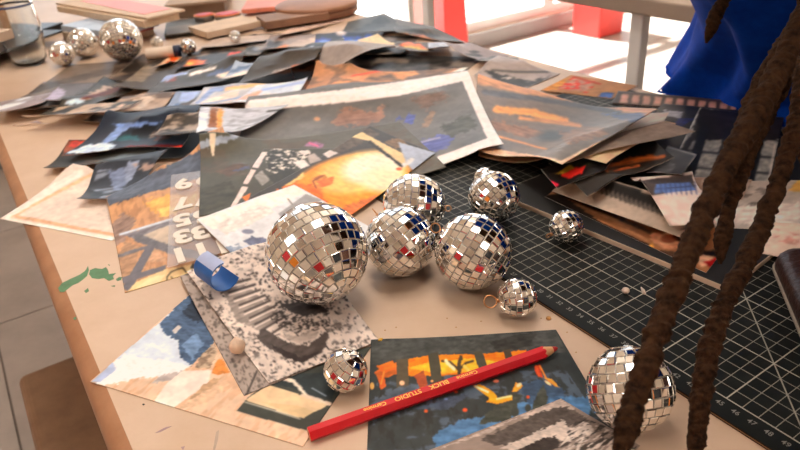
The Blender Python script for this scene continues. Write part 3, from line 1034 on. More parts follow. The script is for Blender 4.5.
S('photo_print', 'blue streaked print with a dark red stripe along its front edge', [(64, 157), (182, 150), (204, 118), (112, 123)], (62, 70, 84),
  [('b', (206, 218, 234), [(66, 155), (84, 146), (106, 143), (118, 146), (108, 153), (84, 156)], .7), ('b', (150, 170, 206), [(100, 144), (118, 126), (132, 124), (114, 142)], .6), ('b', (130, 152, 192), [(112, 124), (140, 122), (162, 122), (150, 126), (120, 128)], .5),  # first bluish white patch is painted window glare
   ('b', (44, 104, 110), [(112, 142), (126, 134), (146, 134), (140, 141)], .6), ('b', (36, 38, 44), [(128, 134), (146, 124), (160, 126), (146, 140)], .8), ('b', (120, 24, 22), [(122, 151), (128, 147), (180, 147), (178, 151)], .4), ('b', (206, 70, 40), [(168, 151), (182, 146), (184, 149)], .4),
   ('b', (150, 130, 116), [(146, 138), (170, 124), (188, 120), (180, 136)], 1), ('s', (84, 74, 66), 1.2, .52, .7, 33, [(146, 138), (170, 124), (198, 119), (190, 138)]), ('b', (116, 74, 52), [(154, 142), (158, 130), (170, 128), (172, 140)], 1)], group=GF, extra=(.25, .1, 0, .2), curl={'f': .3})
S('photo_print', 'black and tan textured print under the dripping grey print', [(150, 140), (200, 140), (208, 116), (168, 118)], (88, 80, 72), [('s', (200, 184, 170), 1.4, .52, .8, 41, None, (.7, 1.6)), ('b', (70, 68, 66), [(152, 140), (176, 134), (199, 134), (199, 141)], .6)], group=GF)
# ------------------------------------------------------------------ right hand heap: from the bottom up
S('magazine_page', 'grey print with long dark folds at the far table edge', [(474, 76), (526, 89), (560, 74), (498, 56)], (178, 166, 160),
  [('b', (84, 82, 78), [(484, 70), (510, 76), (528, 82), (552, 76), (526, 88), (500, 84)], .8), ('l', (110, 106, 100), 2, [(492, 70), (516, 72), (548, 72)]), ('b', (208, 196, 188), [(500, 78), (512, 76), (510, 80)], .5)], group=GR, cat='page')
c25 = S('card', 'tan card with red marks beside the bright window light', [(540, 91), (612, 99), (638, 86), (571, 75)], (192, 152, 116),
  [('b', (216, 160, 90), [(541, 90), (556, 80), (570, 78), (556, 90)], .6), ('b', (206, 168, 150), [(560, 88), (574, 78), (594, 82), (586, 92)], .6), ('s', (226, 66, 50), .55, .6, .95, 51, [(556, 90), (572, 77), (598, 82), (586, 94)]), ('l', (196, 84, 60), 1.6, [(573, 77), (600, 84)]),
   ('b', (100, 130, 180), [(598, 97), (602, 92), (614, 93), (612, 98)], .3)], group=GR, cat='card', material=MPM)
S('contact_strip', 'dark photo contact strip with a row of pink frames', [(612, 104), (736, 114), (736, 101), (618, 91)], (98, 82, 74),
  [('p', (206, 164, 148), [(x, 102 + (x - 618) * .08), (x + 7.5, 102.6 + (x - 618) * .08), (x + 9, 94.5 + (x - 618) * .08), (x + 1.6, 94 + (x - 618) * .08)]) for x in range(620, 736, 11)] + [('m', .12, 1, 3)], group=GR, cat='photo strip')
S('photo_print', 'dark print edge beside the pink framed contact strip', [(640, 122), (730, 140), (760, 112), (664, 104)], (66, 66, 70),
  [('b', (190, 188, 192), [(664, 110), (684, 112), (680, 118), (662, 116)], .6), ('b', (40, 60, 130), [(670, 126), (680, 118), (694, 118), (684, 126)], .5), ('m', .2, 2, 4)], group=GR)
S('photo_print', 'print of a building front with dark columns and lattice windows', [(664, 180), (768, 186), (784, 118), (700, 108)], (176, 172, 164),
  [('s', (112, 112, 112), .4, .5, .5, 61), ('b', (58, 54, 54), [(690, 140), (700, 108), (790, 114), (780, 140)], .8)] +
  [('l', (46, 48, 52), 9, [(704, 130), (688, 180)]), ('l', (44, 46, 50), 9, [(762, 130), (748, 186)]), ('l', (52, 54, 58), 3, [(726, 132), (712, 184)]), ('l', (52, 54, 58), 2, [(740, 132), (728, 186)]), ('l', (58, 58, 62), 2, [(680, 150), (778, 158)]), ('l', (58, 58, 62), 2, [(676, 166), (776, 174)]),
   ('l', (206, 196, 188), 2, [(768, 186), (775, 145)]), ('l', (46, 44, 44), 5, [(668, 178), (690, 140)])], group=GR, k=1.5)
S('photo_print', 'pale print of a rough stone wall at the right end of the heap', [(690, 226), (806, 232), (830, 180), (722, 182)], (196, 184, 174),
  [('s', (120, 110, 104), .9, .55, .7, 62, [(700, 200), (740, 184), (776, 190), (770, 206), (720, 214)]), ('b', (226, 212, 202), [(700, 222), (740, 206), (800, 202), (800, 228)], 1), ('b', (222, 180, 110), [(788, 191), (800, 178), (808, 186), (800, 192)], .5)], group=GR)
S('photo_print', 'narrow brown and cream print under the building picture', [(655, 196), (742, 200), (752, 180), (664, 176)], (176, 152, 136), [('s', (210, 190, 176), 1.2, .5, .7, 63), ('e', (196, 50, 50), 708, 183, 4, 1.2)], group=GR)
S('photo_print', 'pale cream sheet with faint red lettering beside the leather pouch', [(744, 250), (822, 266), (836, 226), (762, 222)], (224, 204, 190), [('s', (206, 150, 138), .5, .6, .7, 64, [(770, 240), (776, 228), (800, 232), (800, 246)]), ('m', .04, 2, 2)], group=GR, cat='paper', material=MPM)
S('magazine_page', 'brown collage page of overlapping shapes with a yellow patch', [(545, 197), (706, 273), (728, 244), (566, 182)], (166, 124, 92),
  [('l', (84, 58, 42), 3, [(545, 196), (600, 224), (650, 246)]), ('l', (182, 140, 108), 3, [(550, 192), (610, 218), (646, 240)]), ('l', (92, 66, 50), 3, [(556, 192), (610, 214), (650, 232)]), ('l', (170, 128, 98), 3, [(566, 192), (620, 214), (650, 226)]), ('b', (60, 50, 46), [(538, 196), (560, 194), (640, 250), (630, 252), (590, 232)], .6),
   ('b', (206, 158, 130), [(650, 240), (652, 232), (690, 240), (684, 248), (664, 250)], .5), ('b', (232, 180, 92), [(642, 252), (652, 243), (655, 256)], .3), ('e', (224, 190, 160), 670, 239, 12, 5.5), ('e', (168, 112, 88), 669, 239, 9, 4), ('b', (80, 54, 44), [(672, 236), (682, 236), (680, 242)], .3),
   ('b', (100, 76, 62), [(655, 250), (680, 252), (690, 262), (670, 262)], .6), ('b', (206, 170, 146), [(694, 258), (708, 252), (716, 260), (702, 268)], .5), ('b', (170, 30, 36), [(704, 262), (716, 258), (722, 262), (712, 268)], .3), ('b', (224, 196, 176), [(712, 276), (722, 262), (732, 262), (726, 280)], .4), ('b', (40, 36, 36), [(694, 252), (726, 252), (722, 258)], .6)],
  group=GR, cat='page', curl={'b': 1.0}, material=MPX)
S('notebook_page', 'pale grey notebook page with a row of dark binding holes', [(552, 192), (700, 246), (716, 220), (570, 176)], (196, 180, 166),
  [('l', (70, 64, 60), 5, [(580, 184), (706, 228)]), ('p', (60, 54, 50), [(560, 180), (574, 176), (714, 222), (706, 226)])] +
  [('l', (206, 190, 176), 1.2, [(x, 182 + (x - 576) * .345), (x + 2.2, 187 + (x - 576) * .345)]) for x in np.arange(580, 704, 4.6)], group=GR, cat='page', curl={'b': .8}, extra=(.5, .5, .9, .9), material=MPM)
S('card', 'white card printed with a blue windowed building', [(670, 226), (716, 222), (692, 172), (630, 181)], (228, 206, 196),
  [('p', (104, 92, 88), [(632, 182), (660, 178), (692, 174), (695, 188), (652, 196)]), ('p', (126, 150, 196), [(656, 184), (690, 182), (696, 190), (654, 194)]), ('l', (90, 100, 140), 1, [(656, 189), (696, 186)])] +
  [('l', (96, 104, 140), 1, [(x, 182), (x + 1.5, 194)]) for x in range(660, 696, 5)] + [('l', (214, 190, 176), 5, [(631, 182), (669, 225)])], group=GR, cat='card', extra=(.4, .6, .8, 1.1), material=MPM)
S('photo_print', 'small slate print with a pale cut edge leaning on the building picture', [(646, 177), (682, 176), (697, 155), (668, 146)], (92, 92, 94), [('l', (206, 200, 196), 1.5, [(668, 147), (696, 155), (683, 175)]), ('b', (126, 126, 128), [(650, 174), (664, 158), (676, 164), (668, 176)], .8)], group=GR, extra=(0, .4, 1.2, .6))
S('photo_print', 'dark print with a flowing orange and brown streak', [(588, 196), (674, 158), (650, 136), (548, 170)], (62, 54, 46),
  [('b', (174, 110, 62), [(606, 166), (626, 158), (650, 154), (668, 156), (650, 162), (626, 168), (606, 172)], .8), ('l', (226, 140, 80), 1.4, [(612, 166), (640, 158), (664, 157)]), ('l', (60, 36, 24), 1.4, [(610, 169), (640, 163), (660, 160)]), ('l', (206, 120, 70), 1.3, [(614, 171), (640, 166)]), ('b', (40, 40, 38), [(586, 160), (640, 145), (640, 152), (600, 166)], .8), ('l', (190, 176, 162), 1.2, [(588, 196), (674, 158)])],
  group=GR, extra=(.2, .8, 1.2, .5), k=1.4)
S('photo_print', 'black print with red and yellow marks and a pink corner', [(557, 188), (604, 173), (622, 150), (541, 170)], (44, 38, 34),
  [('b', (206, 60, 50), [(560, 176), (568, 168), (586, 166), (582, 174), (568, 178)], .5), ('b', (170, 140, 50), [(555, 174), (570, 164), (574, 168), (562, 174)], .5), ('b', (214, 60, 90), [(543, 184), (550, 180), (560, 184), (556, 187)], .3), ('b', (60, 60, 44), [(560, 164), (600, 158), (590, 166)], .6)], group=GR, extra=(.1, .3, .3, .2), k=1.5)
S('paper_sheet', 'cream paper sheet showing below the sunset print', [(478, 156), (606, 166), (676, 124), (490, 84)], (226, 192, 162), [('m', .05, 3, 2)], group=GR, cat='paper', extra=(.2, .9, 1.6, .5), material=MPM)
S('paper_sheet', 'white paper corner beside the grey curling sheet', [(608, 144), (653, 138), (669, 114), (632, 116)], (226, 208, 196), [('m', .04, 3, 2)], group=GR, cat='paper', extra=(.2,.4,.5,.2), material=MPM)
S('paper_sheet', 'grey backed sheet curling up in front of the sunset print', [(566, 164), (695, 132), (664, 122), (580, 146)], (176, 160, 148), [('g', (140, 126, 114), 690, 132, 590, 160, .5), ('m', .05, 3, 2)], group=GR, cat='paper', extra=(.2, 1.2, 1.2, .2), material=MPM)
S('photo_print', 'large grey print of a sunset sky with orange streaks and cream margin', [(470, 147), (562, 164), (657, 115), (478, 74)], (132, 122, 112),
  [('g', (150, 132, 118), 600, 120, 500, 100, .6), ('l', (226, 190, 160), 8, [(474, 147), (530, 158), (560, 164)]), ('l', (206, 160, 122), 10, [(474, 76), (540, 92), (620, 106), (670, 116)]), ('l', (112, 110, 112), 4, [(484, 90), (540, 98), (620, 112)]), ('l', (232, 168, 100), 6, [(496, 106), (530, 109), (566, 118)]),
   ('l', (206, 156, 110), 3, [(520, 114), (580, 122)]), ('b', (160, 124, 98), [(490, 116), (520, 122), (548, 128), (530, 134), (496, 126)], 1.2), ('l', (220, 160, 100), 2.2, [(497, 133), (525, 140), (546, 147)]), ('e', (88, 88, 84), 552, 132, 14, 5, 0, .5), ('b', (150, 120, 96), [(560, 128), (600, 122), (610, 130), (566, 142)], 1.2),
   ('b', (96, 110, 140), [(600, 112), (640, 112), (664, 117), (650, 120), (620, 116)], .6), ('l', (226, 196, 168), 5, [(560, 164), (594, 143), (656, 116)]), ('b', (172, 150, 150), [(586, 146), (640, 126), (650, 124), (604, 150)], .8)],
  group=GR, extra=(1.2, 2.2, 2.6, 1.0), curl={'hump': -.5}, material=MPX)
# ------------------------------------------------------------------ middle: the bordered print and its neighbours
S('photo_print', 'orange brown print in a white border behind the largest bordered print', [(300, 104), (432, 98), (468, 66), (318, 74)], (196, 152, 118),
  [('b', (226, 170, 130), [(312, 94), (330, 80), (372, 74), (352, 90)], 1), ('b', (150, 124, 104), [(372, 80), (420, 64), (456, 68), (424, 82)], 1), ('s', (120, 104, 90), 1.6, .55, .6, 71), ('b', (214, 160, 110), [(390, 74), (410, 68), (420, 74), (402, 80)], .8), ('l', (246, 222, 208), 5, [(398, 58), (440, 62), (468, 67), (436, 84), (398, 94)]), ('l', (226, 110, 90), 1.5, [(352, 76), (396, 68)])], group=GF)
S('photo_print', 'pale sky print with a pink cloud edge beside the bordered print', [(232, 106), (294, 100), (308, 80), (256, 86)], (208, 212, 222), [('b', (236, 180, 160), [(236, 102), (246, 94), (262, 90), (256, 98)], .6), ('b', (244, 222, 212), [(244, 102), (262, 94), (290, 94), (286, 100)], .8), ('l', (170, 186, 220), 2, [(262, 90), (304, 82)])], group=GF, curl={'f': .3})
S('photo_print', 'largest print, dark grey picture in a wide white border', [(214, 206), (504, 149), (468, 73), (250, 106)], (112, 108, 104),
  [('m', .14, 4, 12), ('b', (150, 112, 94), [(330, 124), (345, 106), (372, 112), (384, 104), (382, 122), (350, 126)], 1.5), ('b', (126, 104, 94), [(410, 100), (440, 92), (450, 98), (426, 112)], 1.6), ('b', (84, 92, 158), [(404, 124), (408, 114), (416, 116), (414, 124)], .6), ('b', (92, 98, 150), [(394, 122), (400, 116), (404, 120)], .8),
   ('b', (92, 96, 156), [(400, 146), (440, 136), (456, 138), (446, 150), (412, 158), (400, 154)], 1), ('l', (172, 164, 190), 1.6, [(404, 148), (430, 141), (440, 139)]), ('e', (206, 150, 110), 317, 119, 3.2, 2), ('b', (84, 82, 72), [(440, 128), (470, 116), (478, 130), (450, 140)], 1.5), ('b', (150, 120, 98), [(420, 130), (430, 112), (436, 114), (428, 128)], .8),
   ('p', (250, 228, 220), [(468, 73), (462, 83), (487, 141), (504, 149)]), ('p', (250, 228, 220), [(504, 149), (487, 141), (440, 157), (380, 180), (300, 206), (380, 195)]), ('p', (250, 228, 220), [(468, 73), (462.5, 83.5), (400, 96), (340, 103), (260, 110), (240, 110), (250, 100), (340, 90)])], curl={'r': .4}, group=None, edge=(240, 200, 170))
S('photo_print', 'white and grey print with a brown vertical bar in the heap centre', [(196, 134), (243, 133), (290, 110), (200, 107)], (200, 200, 206),
  [('s', (164, 164, 170), .9, .55, .7, 81), ('b', (160, 110, 70), [(208, 128), (211, 108), (217, 108), (216, 128)], .6), ('b', (222, 168, 100), [(216, 128), (218, 108), (223, 108), (222, 128)], .5), ('b', (220, 226, 238), [(197, 132), (200, 112), (208, 114), (206, 130)], .6), ('l', (96, 94, 90), 2, [(268, 112), (290, 111), (244, 133)])], group=GF, curl={'r': .2})
# ------------------------------------------------------------------ near prints, all round the mirror balls
S('photo_print', 'tan print of a park bench under the clear numeral sheet', [(125, 293), (262, 252), (226, 142), (106, 197)], (204, 152, 110),
  [('s', (170, 122, 88), .8, .55, .6, 91, None, (3, .6)), ('b', (88, 94, 108), [(106, 197), (150, 174), (200, 150), (232, 140), (236, 172), (200, 178), (164, 189), (150, 192), (128, 200), (108, 206)], .6), ('b', (232, 172, 94), [(142, 202), (168, 194), (210, 186), (220, 210), (160, 216)], 1.4),
   ('b', (250, 196, 110), [(156, 210), (170, 205), (180, 212), (164, 217)], .6), ('b', (150, 122, 108), [(110, 226), (122, 212), (136, 220), (124, 242), (114, 246)], 1.2), ('b', (176, 136, 104), [(116, 262), (124, 242), (140, 246), (132, 280), (122, 284)], .6), ('b', (206, 160, 124), [(140, 262), (156, 246), (168, 262)], .6),
   ('b', (124, 118, 122), [(121, 235), (167, 221), (240, 204), (244, 220), (168, 232), (140, 240)], .3), ('l', (206, 214, 226), 2, [(120, 234.5), (168, 220), (240, 203)]), ('p', (196, 176, 156), [(142, 236), (166, 226), (230, 214), (232, 232), (166, 246)]), ('l', (112, 108, 112), 8, [(138, 238), (172, 250), (230, 262)]),
   ('l', (116, 112, 116), 3, [(118, 256), (150, 246)]), ('p', (110, 106, 112), [(122, 288), (130, 292), (155, 247), (146, 247)]), ('p', (112, 108, 114), [(120, 278), (166, 265), (166, 270), (122, 284)]), ('p', (240, 204, 148), [(127, 292), (136, 282), (166, 269), (236, 256), (240, 262), (186, 276)]), ('p', (252, 220, 170), [(136, 288), (150, 278), (166, 274), (158, 284)]),
   ('l', (84, 70, 50), 1.3, [(172, 284), (167, 281), (167, 277), (171, 272), (178, 269), (183, 268), (186, 272)]), ('l', (84, 70, 50), 1.2, [(171, 283), (174, 280), (171, 277)]), ('p', (70, 66, 60), [(190, 269), (192, 264), (200, 263), (198, 268)])], edge=(150, 110, 80))
numeral_sheet()
S('photo_print', 'big plain dark olive print with a cream drip mark', [(199, 217), (446, 168), (400, 122), (199, 134)], (82, 78, 64),
  [('g', (104, 98, 86), 240, 200, 330, 130, .8), ('s', (98, 78, 62), 2.2, .6, .5, 92), ('b', (150, 156, 168), [(199, 150), (199, 142), (222, 136), (244, 132), (236, 138), (214, 146)], .8), ('b', (150, 106, 132), [(304, 146), (310, 141), (324, 143), (322, 148)], .6), ('l', (226, 100, 140), 1.6, [(309, 143), (318, 146)]), ('b', (70, 66, 52), [(199, 190), (230, 180), (240, 200), (199, 216)], 1),
   ('p', (226, 202, 172), [(209, 133), (216, 133), (214, 156), (212, 156), (210, 145)]), ('b', (96, 74, 60), [(214, 172), (240, 162), (252, 166), (230, 176)], 1), ('b', (84, 84, 104), [(232, 170), (250, 165), (250, 168), (236, 172)], .5)], edge=(70, 64, 52))
S('photo_print', 'dark collage print of white strips and rubble beside the orange globe', [(229, 210), (306, 240), (344, 148), (264, 149)], (76, 72, 62),
  [('s', (226, 210, 196), .5, .5, 1, 93, [(266, 152), (276, 148), (304, 153), (312, 152), (298, 166), (282, 176), (266, 170)]), ('s', (40, 40, 36), .4, .5, .9, 94, [(268, 152), (276, 149), (304, 154), (298, 164), (282, 174), (268, 168)]),
   ('p', (230, 208, 202), [(260, 152), (267.5, 152), (258, 168), (251, 167)]), ('p', (218, 194, 186), [(251, 169), (256.5, 170), (248.5, 184), (242.5, 184)]), ('p', (226, 204, 196), [(242.5, 186), (248.5, 187), (235, 207), (230, 207)]), ('p', (240, 118, 44), [(242, 197), (251, 193), (247, 203)]), ('b', (150, 142, 134), [(254, 176), (262, 170), (270, 180), (262, 186)], .2), ('p', (60, 58, 50), [(268, 176), (292, 168), (296, 172), (276, 186)]),
   ('p', (220, 204, 196), [(298, 151), (309, 150), (311, 152), (304, 156)]), ('p', (226, 210, 202), [(292, 162), (304, 159.5), (310, 165.5), (301, 169)]), ('p', (180, 164, 154), [(307, 156), (314, 153), (322, 160), (310, 164)]), ('p', (218, 202, 194), [(323, 154), (330, 150), (338, 153), (328, 158)])], edge=(90, 80, 70), k=1.2)
S('photo_print', 'collage print of a glowing orange globe with white squares', [(231, 210), (296, 252), (436, 153), (370, 126)], (72, 66, 60),
  [('b', (92, 78, 66), [(310, 156), (368, 128), (380, 134), (340, 154)], .6), ('b', (130, 100, 70), [(384, 142), (402, 136), (408, 146), (394, 148)], .6), ('s', (224, 206, 192), .55, .52, 1, 93, [(266, 152), (276, 148), (304, 153), (312, 152), (298, 166), (282, 176), (266, 170)]),
   ('e', (250, 150, 44), 352, 186, 62, 31, -10, .06), ('b', (236, 112, 40), [(268, 196), (292, 182), (320, 186), (330, 214), (300, 232), (280, 216)], 1), ('b', (228, 120, 60), [(340, 208), (372, 196), (398, 188), (392, 216), (350, 232)], 1.2), ('e', (252, 196, 110), 362, 172, 46, 20, -12, .15), ('e', (252, 230, 200), 372, 168, 30, 15, -8, .2), ('e', (250, 222, 180), 384, 180, 22, 12, 0, .3),
   ('b', (206, 130, 60), [(312, 178), (324, 174), (330, 180), (320, 186)], .6), ('l', (150, 70, 40), 1.6, [(322, 176), (313, 181), (316, 188)]), ('b', (244, 120, 60), [(316, 182), (334, 176), (332, 184), (320, 188)], .5), ('b', (252, 200, 120), [(284, 186), (296, 178), (304, 172), (304, 177), (292, 184)], .3),
   ('p', (226, 204, 198), [(260, 154), (266.5, 154), (257.5, 167), (252, 166)]), ('p', (214, 190, 182), [(252, 169), (256, 170), (248, 183), (243, 183)]), ('p', (222, 200, 192), [(243, 186), (248, 187), (234, 207), (230, 207)]), ('p', (240, 118, 44), [(242, 197), (251, 193), (247, 203)]), ('b', (150, 142, 134), [(254, 176), (262, 170), (270, 180), (262, 186)], .4),
   ('p', (216, 200, 192), [(298, 151), (309, 150), (311, 152), (304, 156)]), ('p', (220, 204, 196), [(292, 162), (304, 159.5), (310, 165.5), (301, 169)]), ('p', (176, 160, 150), [(307, 156), (314, 153), (322, 160), (310, 164)]), ('p', (214, 198, 190), [(323, 154), (330, 150), (338, 153), (328, 158)]),
   ('p', (228, 194, 140), [(351, 137), (362, 132), (412, 158.5), (404, 165), (370, 141)]), ('l', (52, 46, 42), 2.6, [(370, 142), (402, 166)]), ('p', (172, 178, 194), [(398, 142), (436, 153), (414, 172), (406, 162)]), ('l', (222, 214, 208), 4, [(404, 165), (412, 160)]), ('e', (226, 96, 60), 399, 169, 3, 1.6)], edge=(200, 180, 160))
S('photo_print', 'pale grey misty print with blue islands under the biggest mirror ball', [(272, 301), (383, 234), (294, 185), (197, 221)], (218, 216, 218),
  [('p', (250, 232, 220), [(197, 221), (294, 185), (306, 193), (280, 205), (214, 231)]), ('b', (226, 214, 206), [(214, 226), (262, 204), (276, 212), (226, 236)], .6), ('p', (160, 156, 156), [(278, 214), (306, 194), (322, 200), (290, 224)]), ('b', (160, 168, 184), [(216, 250), (240, 246), (262, 262), (300, 290), (270, 304)], .8), ('e', (122, 124, 142), 248, 232, 6, 2.4), ('b', (110, 114, 138), [(243, 242), (252, 237), (268, 239), (266, 245), (252, 246)], .5),
   ('b', (206, 214, 232), [(238, 252), (248, 246), (268, 246), (278, 268), (262, 280), (246, 266)], .6), ('b', (134, 148, 170), [(220, 250), (232, 247), (236, 254), (226, 258)], .5), ('l', (196, 204, 220), 2, [(254, 286), (270, 276)]), ('b', (120, 128, 144), [(262, 300), (280, 282), (300, 292), (276, 304)], .5), ('l', (120, 110, 100), 1.2, [(288, 199), (292, 204)])], edge=(190, 140, 96), curl={'l': .15})
S('photo_print', 'print of a beach and a cream car door with dark sill', [(90, 382), (303, 447), (372, 346), (193, 292)], (240, 204, 174),
  [('s', (226, 178, 142), 1.0, .55, .7, 94, None, (2.4, .6)), ('p', (222, 232, 246), [(96, 378), (122, 354), (160, 322), (193, 292), (226, 320), (214, 342), (190, 366), (170, 372)]), ('b', (78, 100, 130), [(174, 308), (192, 292), (230, 322), (214, 342), (192, 366), (180, 358), (178, 340), (164, 334), (160, 324)], .7), ('b', (44, 54, 70), [(182, 312), (194, 300), (206, 316), (198, 324)], .8),
   ('b', (120, 150, 190), [(182, 344), (196, 332), (204, 344), (192, 360)], .8), ('p', (214, 206, 200), [(172, 331), (178, 325), (182, 327), (175, 334)]), ('b', (252, 250, 248), [(92, 382), (124, 354), (190, 366), (176, 376), (140, 378), (104, 386)], .8), ('p', (186, 200, 232), [(91, 382), (113, 362), (116, 370), (100, 382)]), ('l', (250, 250, 250), 1.6, [(158, 359), (188, 367)]), ('l', (244, 248, 252), 1.6, [(152, 344), (164, 351)]),
   ('b', (150, 126, 106), [(194, 368), (204, 352), (214, 344), (218, 352), (210, 368)], .6), ('s', (226, 196, 166), .35, .5, .8, 95, [(194, 368), (204, 352), (214, 344), (218, 352), (210, 368)]), ('b', (226, 140, 70), [(212, 373), (217, 360), (222, 358), (230, 372), (220, 375)], .5), ('b', (190, 176, 170), [(150, 384), (164, 374), (184, 370), (174, 380)], .8),
   ('p', (252, 230, 216), [(154, 401), (166, 384), (182, 371), (212, 370), (208, 384), (190, 396), (172, 409)]), ('b', (206, 166, 130), [(188, 400), (200, 388), (212, 378), (222, 378), (204, 394)], .6), ('b', (236, 196, 162), [(176, 410), (196, 396), (226, 380), (230, 384), (206, 404)], .6),
   ('p', (70, 72, 66), [(236, 411), (247, 398), (258, 390), (272, 378), (300, 362), (372, 346), (330, 412), (318, 424), (308, 431)]), ('p', (240, 206, 164), [(245, 400), (268, 385), (290, 391), (308, 398), (330, 403), (322, 409), (314, 412), (304, 418), (296, 417)]), ('p', (226, 192, 140), [(262, 402), (300, 406), (314, 412), (304, 418), (290, 414)], .5),
   ('p', (54, 62, 64), [(272, 384), (292, 374), (340, 372), (332, 400), (310, 396), (292, 388)]), ('l', (246, 226, 206), 3, [(285, 379), (293, 381), (300, 388), (306, 396)]), ('l', (244, 214, 190), 3, [(302, 395), (318, 400), (330, 404)]), ('l', (206, 196, 180), 1.2, [(245, 402), (272, 410), (300, 419)]), ('l', (176, 190, 206), 1, [(312, 388), (326, 396)])], edge=(150, 110, 80), k=1.0)
S('photo_print', 'darker grey lunar print mostly hidden under the footprint print', [(244, 396), (352, 352), (294, 240), (180, 277)], (172, 156, 146), [('s', (84, 76, 72), .2, .6, .8, 96, None, (1.6, .7)), ('l', (50, 46, 44), 1.5, [(257, 371), (246, 396)])], edge=(120, 100, 86))
S('photo_print', 'grey lunar soil print with a ridged bootprint', [(269, 384), (379, 341), (300, 232), (187, 272)], (222, 204, 192),
  [('m', .1, 1.2, 8), ('s', (66, 58, 56), .17, .64, .95, 97, None, (1, .6)), ('s', (96, 86, 82), .5, .68, .8, 297), ('s', (232, 214, 202), .7, .62, .6, 98), ('b', (150, 136, 128), [(220, 284), (240, 280), (280, 316), (262, 332), (236, 320)], .6)] +
  [('l', (84, 74, 70), 2.3, [(224 + i * 5.2, 286 + i * 6.4), (250 + i * 5.0, 279 + i * 5.4)]) for i in range(9)] +
  [('l', (232, 214, 202), 1.8, [(224 + i * 5.2, 288.6 + i * 6.4), (250 + i * 5.0, 281.6 + i * 5.4)]) for i in range(9)] +
  [('b', (84, 74, 70), [(256, 336), (264, 328), (276, 336), (292, 344), (308, 346), (318, 338), (328, 330), (328, 340), (322, 352), (304, 362), (284, 356), (268, 348)], .5), ('b', (54, 46, 44), [(270, 344), (284, 350), (302, 358), (320, 350), (318, 354), (302, 363), (284, 357)], .4), ('b', (200, 180, 168), [(276, 334), (300, 336), (310, 330), (322, 322), (316, 338), (300, 344)], .5),
   ('s', (60, 54, 52), .18, .55, .9, 99, [(276, 300), (330, 300), (330, 326), (300, 336), (270, 320)]), ('b', (70, 62, 60), [(280, 306), (300, 300), (320, 304), (330, 312), (300, 316)], .8), ('l', (214, 196, 184), 2, [(218, 346), (240, 362), (268, 382)])], edge=(150, 130, 116))
